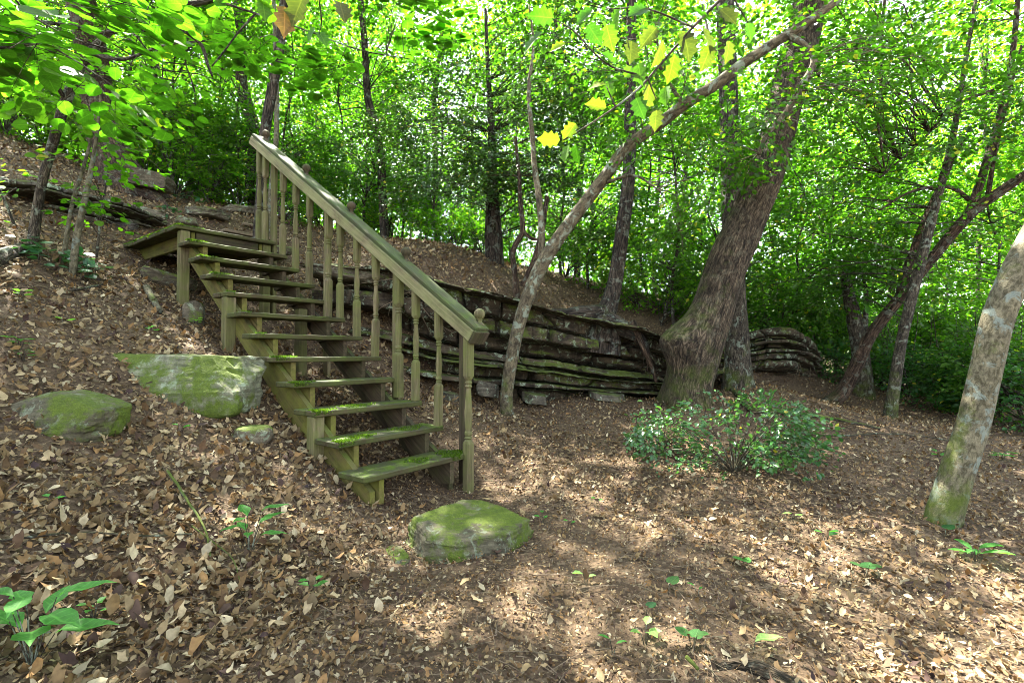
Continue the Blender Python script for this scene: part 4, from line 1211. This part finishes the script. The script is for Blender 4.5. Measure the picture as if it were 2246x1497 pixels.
# ------------------------------------------------------------------ low evergreen bush in front of the big trunk
def bush(label, px, py, r, n, size, cols, seed):
    b_ = gp(px, py)
    root = thing('holly_bush', label, 'bush', b_)
    mb = MB(); cr = Crown()
    base = cr.fill(b_ + [0, 0, r[2] * .95], r, n, b_, .16, 10, size, clump=3, thr=-.1, tilt=.5, flat=.5)
    pick = base[rng.random(len(base)) < .22]
    A = np.repeat(b_[None], len(pick), 0)
    mid = A * .5 + pick * .5 + [0, 0, .05]
    sticks(mb, A, mid, .007, .004, .05, 5); sticks(mb, mid, pick, .004, .002, .05, 4)
    cr.twigs(mb, .002)
    mb.build('stems', M['twig'], root, b_)
    cr.build('foliage', OV, M['leaf_waxy'], cols[0], cols[1], root, b_, .01)
bush('bluish green holly bush on the open ground in front of the big leaning trunk', 1610, 1040, (.72, .48, .30), 190, .034, G_BLUE, 1)
bush('low sprig of holly spreading left of the bluish holly bush', 1455, 985, (.28, .22, .13), 60, .036, G_BLUE, 2)
bush('sparse low holly sprigs trailing right of the bluish holly bush', 1725, 1030, (.28, .25, .14), 50, .036, G_BLUE, 3)

# ------------------------------------------------------------------ overhanging branches close to the camera
t = Tree('witch_hazel', 'overhanging witch hazel branches with big round leaves across the top left', 'small tree',
         (np.array([[-3.3, 1.6, float(gz(np.array([-3.3]), np.array([1.6]))[0])], [-3.2, 1.9, 1.4], at(-420, 150, 2.4), at(-200, 70, 2.4), at(0, 40, 2.4)]), np.array([.05, .045, .035, .022, .013])), M['bark_grey'], sides=12, seed=31.0)
t.limb([(0,38,2.4,10),(120,52,2.45,11),(230,72,2.5,12),(280,60,2.5,13),(330,66,2.5,13),(380,52,2.55,12),(420,58,2.6,8)])
t.limb([(375,52,2.55,11),(410,72,2.55,10),(442,100,2.6,9),(455,140,2.6,8),(466,168,2.6,5)])
t.limb([(-200,70,2.4,12),(0,-5,2.2,6),(60,30,2.2,6),(150,80,2.2,5),(260,115,2.2,3)]).limb([(300,30,2.6,10),(350,26,2.6,13),(400,12,2.6,14),(470,0,2.6,13),(560,-30,2.6,10)])
t.limb([(-200,120,2.3,12),(-60,100,2.3,9),(0,105,2.3,8),(90,98,2.3,7),(160,130,2.3,4),(250,190,2.3,3)]).limb([(470,0,2.6,7),(560,30,2.7,5),(600,42,2.8,4),(680,70,2.9,3),(790,110,3.0,3),(900,130,3.2,2)])
t.limb([(560,30,2.7,5),(520,75,2.7,4),(490,115,2.7,4),(465,145,2.7,3)])
k = dict(flat=.05, tilt=.12, wid=.42, droop=.03, nj=.15, ld=.03)
t.fill((120,90,2.1), (.85,.45,.14), 17, .40, 12, .072, conn=.25, rr=.004, **k).fill((310,100,2.5), (.55,.5,.14), 12, .40, 12, .07, conn=.25, rr=.004, **k).fill((200,40,2.4), (.62,.5,.2), 20, .40, 12, .07, conn=.25, rr=.004, **k)
t.fill((600,15,2.9), (.7,.5,.08), 8, .40, 12, .07, conn=.25, rr=.004, **k).fill((835,90,3.1), (.48,.4,.30), 30, .38, 12, .07, conn=.25, rr=.004, **k).fill((800,180,3.2), (.33,.4,.10), 6, .36, 11, .07, conn=.25, rr=.004, **k)
0 and t.fill((180,250,2.3), (.7,.4,.07), 7, .4, 9, .08, conn=.2, rr=.004, **k).fill((430,240,2.6), (.45,.4,.06), 4, .36, 8, .085, conn=.2, rr=.004, **k)
t.done(RD, M['leaf_near'], (.034, .100, .009), (.060, .140, .014), yel=.004, twr=.0022, jit=.14, veins=True)

def held_leaves(name, label, cat, stems, lv, tmpl, mat, bark, r0=.0035):
    """a hanging branch with each leaf placed on its twig: stems [[(px,py,d)...]], lv (px,py,d,size,angle in the picture plane,colour)"""
    P0 = at(*stems[0][0]); root = thing(name, label, cat, P0)
    mb = MB()
    for i, s in enumerate(stems):
        S = smooth_path([at(*q) for q in s], 6)
        tube(mb, S, np.linspace(r0, r0 * .45, len(S)) * (1 if i == 0 else .7), 6, .05, 9, seed=i + 60.0, cap=True)
    mb.build('twig', M[bark], root, P0)
    pos = np.array([at(a[0], a[1], a[2]) for a in lv]); ang = np.radians([a[4] for a in lv])
    d = np.stack([np.cos(ang), .25 * rng.normal(size=len(lv)), np.sin(ang)], -1)
    nr = np.stack([.5 * rng.normal(size=len(lv)), -1 + .3 * rng.random(len(lv)), .3 + .6 * rng.normal(size=len(lv))], -1)
    col = np.array([a[5] for a in lv]) * (1 + .12 * rng.normal(size=(len(lv), 1)))
    leaves('foliage', pos, d, nr, np.array([a[3] * .85 for a in lv]), np.clip(col, .01, .6), tmpl, mat, root, P0, veins=True)
Y1, Y2, GY_, OL = (.14, .19, .015), (.06, .13, .011), (.035, .09, .009), (.055, .062, .012)
lv = [(1228,307,1.4,.072,178,Y1),(1246,318,1.4,.062,-105,Y2),(1262,318,1.4,.062,-80,GY_),(1262,270,1.4,.07,-125,Y1),(1330,236,1.4,.07,170,Y1),(1340,215,1.4,.06,100,Y2),(1330,185,1.4,.055,190,Y1),(1240,95,1.4,.055,200,Y1),
      (1215,40,1.4,.09,185,GY_),(1190,70,1.35,.08,220,GY_),(1290,55,1.4,.08,-60,GY_),(1330,55,1.4,.085,-75,Y2),(1385,90,1.4,.085,-95,OL),(1400,140,1.4,.075,-85,Y2),(1425,185,1.4,.085,-100,OL),(1395,215,1.4,.08,-75,GY_),(1440,240,1.4,.07,-95,OL),
      (1455,90,1.4,.09,-110,OL),(1480,120,1.4,.085,-100,Y2),(1500,70,1.4,.10,-80,OL),(1540,60,1.4,.09,-70,OL),(1520,20,1.4,.08,-20,GY_),(1420,20,1.4,.085,-150,GY_),(1360,10,1.4,.08,-100,Y2),(1560,100,1.4,.08,-110,OL),(1600,90,1.4,.07,-95,OL),(1640,50,1.4,.06,-80,GY_),
      (1460,190,1.45,.07,-95,Y2),(1300,20,1.4,.07,-140,GY_),(1580,20,1.4,.08,-60,OL),(1370,170,1.4,.06,60,Y2),(1350,140,1.4,.06,150,GY_),(1440,60,1.4,.08,-130,OL)]
held_leaves('holly_branch', 'close hanging holly branch of yellow-green spiny leaves lit from behind at top centre', 'branch',
            [[(1700,-120,1.35),(1600,-20,1.4),(1520,60,1.4),(1450,140,1.4),(1400,195,1.4),(1350,235,1.4),(1290,275,1.4),(1235,308,1.4)], [(1420,170,1.4),(1330,140,1.4),(1260,70,1.4),(1210,40,1.4)], [(1520,60,1.4),(1420,20,1.4),(1330,20,1.4)], [(1350,235,1.4),(1330,190,1.4)], [(1420,170,1.4),(1440,220,1.4)], [(1600,-20,1.4),(1640,50,1.4)]], lv, HO, M['leaf_near'], 'twig', .0042)
lv = [(560,0,1.1,.07,-40,Y2),(575,-5,1.1,.06,-80,Y2),(625,15,1.0,.07,-90,(.10,.05,.025)),(665,-10,1.0,.075,-110,OL),(700,70,1.3,.055,-60,GY_),(745,5,1.1,.07,-70,OL),(690,60,1.3,.045,-120,GY_)]
held_leaves('leafy_twig', 'small twig of browning spiny leaves at the top edge right of the witch hazel', 'branch', [[(720,-160,1.1),(690,-60,1.1),(650,-20,1.05),(560,-10,1.1)], [(690,-60,1.1),(705,40,1.25),(700,75,1.3)], [(690,-60,1.1),(740,0,1.1)]], lv, HO, M['leaf_near'], 'twig', .003)

# ------------------------------------------------------------------ leaf litter, debris, sticks
def litter_pts(n, rmin, rmax, pw, amin=-62, amax=62):
    u = rng.random(n)
    k = 1 - pw + 1
    r = (rmin ** k + u * (rmax ** k - rmin ** k)) ** (1 / k)
    a = np.radians(rng.uniform(amin, amax, n))
    return r * np.sin(a), r * np.cos(a)
def path_mask(x, y):
    """1 on the trodden bare path, 0 on the deep leaves"""
    cx = np.interp(y, [0, 1.5, 2.6, 3.6, 4.4, 5], [.0, .1, .05, -.35, -.45, -.45]); wd = np.interp(y, [0, 1.5, 2.6, 3.6, 4.4, 5], [1.35, 1.3, 1.15, .7, .35, .1])
    return np.exp(-((x - cx) / wd) ** 4) * (y < 5)
dv = np.array([[0, 0, 0], [.16, .14, 0], [.28, .34, 0], [.26, .58, 0], [.12, .84, 0], [0, 1.05, 0], [-.13, .84, 0], [-.27, .60, 0], [-.27, .36, 0], [-.16, .15, 0], [0, .35, 0], [0, .68, 0]])
df = [np.array([[10, 0, 1], [10, 1, 2], [10, 2, 11], [11, 2, 3], [11, 3, 4], [11, 4, 5], [11, 5, 6], [11, 6, 7], [11, 7, 8], [10, 11, 8], [10, 8, 9], [10, 9, 0]])]
def curl(X):
    n = len(X)
    X = X.copy()
    X[..., :2] *= (1 + .16 * rng.normal(size=X[..., :2].shape))
    k1 = rng.normal(size=(n, 1)) * 1.0 + .4; k2 = rng.normal(size=(n, 1)) * .35; tw = rng.normal(size=(n, 1)) * .5
    y = X[..., 1] - .5
    X[..., 2] = k1 * X[..., 0] ** 2 + k2 * y ** 2 + tw * X[..., 0] * y + .035 * rng.normal(size=X.shape[:2])
    return X
PAL = np.array([(.155, .100, .044), (.205, .150, .074), (.097, .057, .023), (.255, .20, .110), (.058, .034, .014), (.165, .097, .037), (.295, .25, .155), (.117, .079, .035), (.185, .14, .073), (.073, .046, .019)])
def slope_n(x, y):
    e = .05
    return norm(np.stack([-(gz(x + e, y) - gz(x - e, y)) / (2 * e), -(gz(x, y + e) - gz(x, y - e)) / (2 * e), np.ones_like(x)], -1))
def litter(name, n, rmin, rmax, pw, smin, smax, tilt, lift, keep, pal=PAL, dark=.95):
    x, y = litter_pts(n, rmin, rmax, pw)
    k = keep(x, y); x, y = x[k], y[k]; n = len(x)
    z = gz(x, y) + lift * rng.random(n)
    nr = slope_n(x, y) + tilt * rng.normal(size=(n, 3))
    d = rng.normal(size=(n, 3))
    col = pal[rng.integers(0, len(pal), n)] * (1 + .2 * rng.normal(size=(n, 1))) * dark
    o = leaves(name, np.stack([x, y, z], -1), d, nr, (smin + (smax - smin) * rng.random(n) ** 1.8) * (1 - .35 * np.clip((x + .6) / 1.2, 0, 1)) * (1 + .03 * np.clip(y - 4, 0, 8)), np.clip(col, .02, .6), (dv, df), M['dead_leaf'], None, (0, 0, 0), curl)
    tag(o, None, None, kind='stuff')
litter('leaf_litter', 150000, .9, 16, 1.3, .020, .076, .30, .03, lambda x, y: rng.random(len(x)) > path_mask(x, y) * .96)
litter('leaf_debris', 110000, .9, 8, 1.3, .007, .032, .5, .028, lambda x, y: rng.random(len(x)) < .5 + path_mask(x, y), PAL * .95)
x, y = litter_pts(5200, 1.0, 11, 1.3); z = gz(x, y) + .012
a = rng.random(len(x)) * 6.28; ln = .04 + .22 * rng.random(len(x)) ** 3
A = np.stack([x, y, z], -1); x2, y2 = x + ln * np.cos(a), y + ln * np.sin(a)
mb = MB(); sticks(mb, A, np.stack([x2, y2, gz(x2, y2) + .015], -1), .0018 + .002 * rng.random(len(x)), .001, .03, 4)
tag(mb.build('twig_litter', M['wood_raw']), None, None, kind='stuff')

def stick(label, pts, w0, w1, mat='bark_grey', name='fallen_branch', lift=.036, branches=(), cat='branch', sides=9):
    P = np.array([gp(*p) for p in pts]); P[:, 2] += lift
    mb = MB(); S = smooth_path(P, 8); S = S + .012 * np.stack([fbm(S * 7 + k, 2) for k in (1, 40, 80)], -1)
    tube(mb, S, np.linspace(w0, w1, len(S)), sides, .15, 6, cap=True, seed=rng.random() * 90)
    for q in branches:
        Q = np.array([gp(*p) for p in q]); Q[:, 2] += lift
        S2 = smooth_path(Q, 6); tube(mb, S2, np.linspace(w1 * 1.2, w1 * .5, len(S2)), 6, .1, 6, cap=True)
    c = P[0]
    return tag(mb.build(name, M[mat], None, c), label, cat)
stick('pale forked stick lying in the leaves beside the five-leaved seedling', [(368,1052),(402,1100),(438,1155),(452,1185),(460,1240)], .008, .004, 'bark_smooth', branches=[[(420,1172),(470,1210),(510,1245),(528,1300)]])
stick('long thin dark stick lying level across the leaves at left', [(-10,1215),(80,1200),(180,1192),(300,1192),(420,1190)], .006, .004, 'twig')
stick('bleached broken branch in the sunlit leaves left of the landing post', [(322,640),(335,665),(352,692)], .035, .022, 'bark_smooth')
stick('thin grey stick on the slope below the dark galax leaves', [(158,648),(200,640),(242,625)], .013, .007, 'bark_grey')
stick('long mossy fallen limb running right from the foot of the big trunk', [(1585,838),(1625,880),(1645,905),(1700,912),(1780,918),(1850,930),(1930,948)], .035, .014, 'bark_grey', lift=.04)
stick('bare twiggy stick sticking out right of the big leaning trunk', [(1560,880),(1580,840),(1640,822),(1690,815)], .012, .005, 'twig', lift=.16, branches=[[(1640,822),(1670,800)], [(1640,822),(1680,835)]])
stick('grey fallen stem lying in the undergrowth behind the patchy trunk', [(1900,870),(1990,845),(2080,800)], .03, .015, 'bark_grey', lift=.1)
stick('thin stick crossing the shaded ground left of the smooth pale trunk', [(1700,950),(1830,965),(1960,958),(2090,975)], .01, .006, 'twig')
stick('short pale stick standing out on the bare soil at bottom centre', [(1505,1465),(1530,1492)], .008, .006, 'bark_smooth')
stick('dark rotting root breaking through the soil at the bottom edge', [(1575,1466),(1610,1458),(1650,1463),(1690,1480),(1760,1520)], .022, .045, 'bark_dead', 'rotten_root', lift=-.012, cat='root', sides=14)
stick('rotten grey log end lying on the slope at the far left edge', [(-60,600),(10,570),(50,552)], .07, .05, 'bark_grey', 'rotten_log', lift=.03, cat='log', sides=14)
stick('curved twig dropping over the rock ledge beside the handrail end', [(1046,720),(1042,770),(1060,810),(1075,820)], .006, .003, 'twig', lift=.0)
t_ = np.array([at(1385, 705, 6.3), at(1410, 760, 6.2), at(1428, 800, 6.2), at(1440, 838, 6.2)])
mb = MB(); tube(mb, smooth_path(t_, 8), np.linspace(.05, .02, 25), 8, .2, 5, cap=True, seed=71.0)
for k in range(14):
    a = at(1395 + 3 * k, 715 + 6 * k, 6.28); e = a + np.array([.05 * rng.normal(), -.03 + .04 * rng.normal(), -.18 - .2 * rng.random()])
    tube(mb, smooth_path([a, (a + e) / 2 + .03 * rng.normal(size=3), e], 5), np.linspace(.007, .002, 11), 5, .1, 5)
tag(mb.build('hanging_roots', M['bark_red'], None, t_[0]), 'brown hanging roots draped over the ledge left of the burl', 'roots')
def tangle(label, spec, n, c, r):
    c = at(*c); mb = MB()
    for k in range(n):
        a = c + rng.normal(size=3) * r; e = a + rng.normal(size=3) * np.array([.25, .12, .15]) - [0, 0, .12]
        tube(mb, smooth_path([a, (a + e) / 2 + .06 * rng.normal(size=3), e], 5), np.linspace(.005, .002, 11), 4, .1, 5)
    tag(mb.build('dead_twigs', M['wood_raw'], None, c), label, 'twigs', kind='stuff')
tangle('tangle of dead tan twigs hanging over the ledge behind the handrail', 0, 16, (930, 650, 5.85), (.3, .05, .12))
tangle('heap of dead grey twigs beside the dark ledge end at right', 0, 40, (1790, 815, 8.6), (.5, .3, .12))
tangle('loose dead twigs on the leaves behind the middle of the handrail', 0, 14, (890, 560, 7.6), (.5, .3, .1))

# ------------------------------------------------------------------ small plants
def plant(name, label, cat, px, py, n, size, tmpl, cols, mat='leaf', h=.10, up=.5, spread_=1.0, d0=None, az=None):
    b_ = gp(px, py); root = thing(name, label, cat, b_)
    mb = MB(); P, D, Nn = [], [], []
    for k in range(n):
        a = k * 2.4 + rng.random() if az is None else math.radians(az[k])
        hh = h * (.35 + .65 * (k + 1) / n)
        q = b_ + np.array([.25 * h * math.cos(a), .25 * h * math.sin(a), hh]) * np.array([spread_, spread_, 1])
        P.append(q); dd = np.array([math.cos(a), math.sin(a), up * (.6 + .8 * rng.random())]); D.append(dd); Nn.append([-.5 * math.cos(a), -.5 * math.sin(a), 1.0])
    A = np.repeat((b_ - [0, 0, .02])[None], n, 0)
    sticks(mb, A, np.array(P), .0025, .0014, .05, 5)
    mb.build('stem', M['twig'], root, b_)
    leaves('foliage', np.array(P), np.array(D), np.array(Nn), size * (.7 + .5 * rng.random(n)), leafcol(n, cols[0], cols[1], 0, .08), tmpl, M['leaf_near'], root, b_, veins=True)
G_S = ((.05, .17, .03), (.08, .24, .05)); G_PALE = ((.12, .24, .06), (.18, .30, .09)); G_GAL = ((.015, .06, .02), (.03, .10, .035))
plant('seedling', 'bright green seedling with pointed leaves below the staircase beside the forked stick', 'seedling', 548, 1212, 9, .115, OVL, G_S, h=.20, up=.35)
plant('seedling', 'tall seedling with long pointed leaves growing on the mossy stump at bottom left', 'seedling', 70, 1462, 11, .17, OVL, G_S, h=.24, up=.40)
for px, py, nl, sz, tm, cl, lab in (
    (1285,1285,2,.055,OV,G_PALE,'pair of small leaves, one yellow tipped, on the bare path right of the stone slab'),
    (1465,1308,1,.055,HE,G_BLUE,'single round heart leaf on the open soil near bottom centre'), (1530,1312,2,.04,LA,G_S,'tiny narrow-leaved sprout right of the single heart leaf'),
    (1415,1360,1,.05,HE,G_GAL,'single dark heart leaf half sunk in the soil at bottom centre'), (1415,1418,4,.06,OV,G_PALE,'pale whorled rosette on the soil at bottom centre'),
    (1345,1432,2,.06,LA,G_S,'narrow pair of green leaves at the bottom left of the pale rosette'), (1520,1428,3,.055,HE,G_BLUE,'cluster of dark heart leaves at the bottom edge left of the root'),
    (1650,1440,1,.10,OVL,G_PALE,'single upright pale green leaf behind the rotting root'), (1900,1270,3,.06,HE,G_BLUE,'pale-veined pair of heart leaves on the sun-flecked ground at right'),
    (2072,1182,1,.06,HE,G_BLUE,'lone heart leaf below the smooth pale trunk'), (2140,1232,6,.13,LA,G_S,'strap-leaved plant on the sunlit ground below the smooth trunk'),
    (1812,1190,3,.06,OV,G_BLUE,'small sprig in the middle of the leafy ground at right'), (1740,1145,2,.06,OVL,G_PALE,'flat pale leaves lying left of the sunlit strip at right'),
    (1635,1250,2,.055,HE,G_S,'lone two-leaf sprout on the path right of centre'), (685,1305,5,.045,OV,G_S,'small yellowish sprout at the edge of the bare soil below the stair foot'),
    (205,1365,6,.035,OV,G_S,'small-leaved sprig in the leaves right of the mossy stump'), (395,950,2,.05,OV,G_S,'two fallen green leaves on the leaves below the large boulder'),
    (110,1120,2,.05,OV,G_S,'small green sprout in the leaves below the dark boulder'), (45,765,5,.085,OVL,G_BLUE,'whorl of bluish leaves on the slope at the left edge, the higher of two'),
    (50,795,6,.055,OVL,G_BLUE,'small bluish whorl just below the higher whorl at the left edge'), (140,715,2,.06,OV,G_PALE,'little pale seedling on the slope above the large boulder'),
    (330,735,4,.05,OV,G_S,'green sprig in the sun-flecked leaves above the large boulder'), (430,715,6,.05,OV,G_PALE,'yellow-green sprig by the little stone at the landing post'),
    (45,660,4,.06,OV,G_PALE,'pale-leaved seedling on the left slope under the galax patch'), (1750,935,7,.12,OVL,G_BLUE,'bluish whorled sapling near the fallen mossy limb'),
    (2090,905,7,.13,OVL,G_BLUE,'whorled seedling in the shade between the patchy and smooth trunks'), (2060,1010,4,.07,OV,G_S,'small seedling on the leaves left of the smooth trunk'),
    (2200,1010,6,.10,OVL,G_S,'green seedling in the shade behind the smooth trunk'), (1190,1150,4,.035,OV,G_S,'tiny sprig at the right end of the flat slab'),
    (1250,1162,2,.035,OV,G_S,'tiny two-leaf sprout right of the flat slab'), (1310,1110,2,.04,OV,G_S,'small leaf pair on the path between slab and holly bush')):
    plant('seedling', lab, 'seedling', px, py, nl, sz, tm, cl, 'leaf', h=.05 if nl < 3 else .07, up=.25)
for px, py, n, r, lab in ((110, 585, 46, .20, 'patch of glossy dark galax leaves around the sapling feet at left'), (205, 605, 26, .13, 'smaller galax clump right of the big galax patch'), (395, 490, 22, .2, 'galax leaves at the back edge of the landing'), (415, 445, 20, .2, 'bluish galax leaves among the rocks above the landing')):
    b_ = gp(px, py); root = thing('galax', lab, 'plant', b_)
    a = rng.random(n) * 6.28; rr = r * np.sqrt(rng.random(n))
    x = b_[0] + rr * np.cos(a) * 1.6; y = b_[1] + rr * np.sin(a)
    P = np.stack([x, y, gz(x, y) + .05 + .09 * rng.random(n)], -1)
    mb = MB(); sticks(mb, P * [1, 1, 0] + np.stack([0 * x, 0 * x, gz(x, y) - .02], -1), P, .0022, .0014, 0, 4)
    mb.build('stems', M['twig'], root, b_)
    leaves('foliage', P, rng.normal(size=(n, 3)) * [1, 1, .3], np.array([[0, -.4, 1.0]]) + .35 * rng.normal(size=(n, 3)), .06 + .04 * rng.random(n), leafcol(n, *G_GAL, 0), HE, M['leaf_waxy'], root, b_)
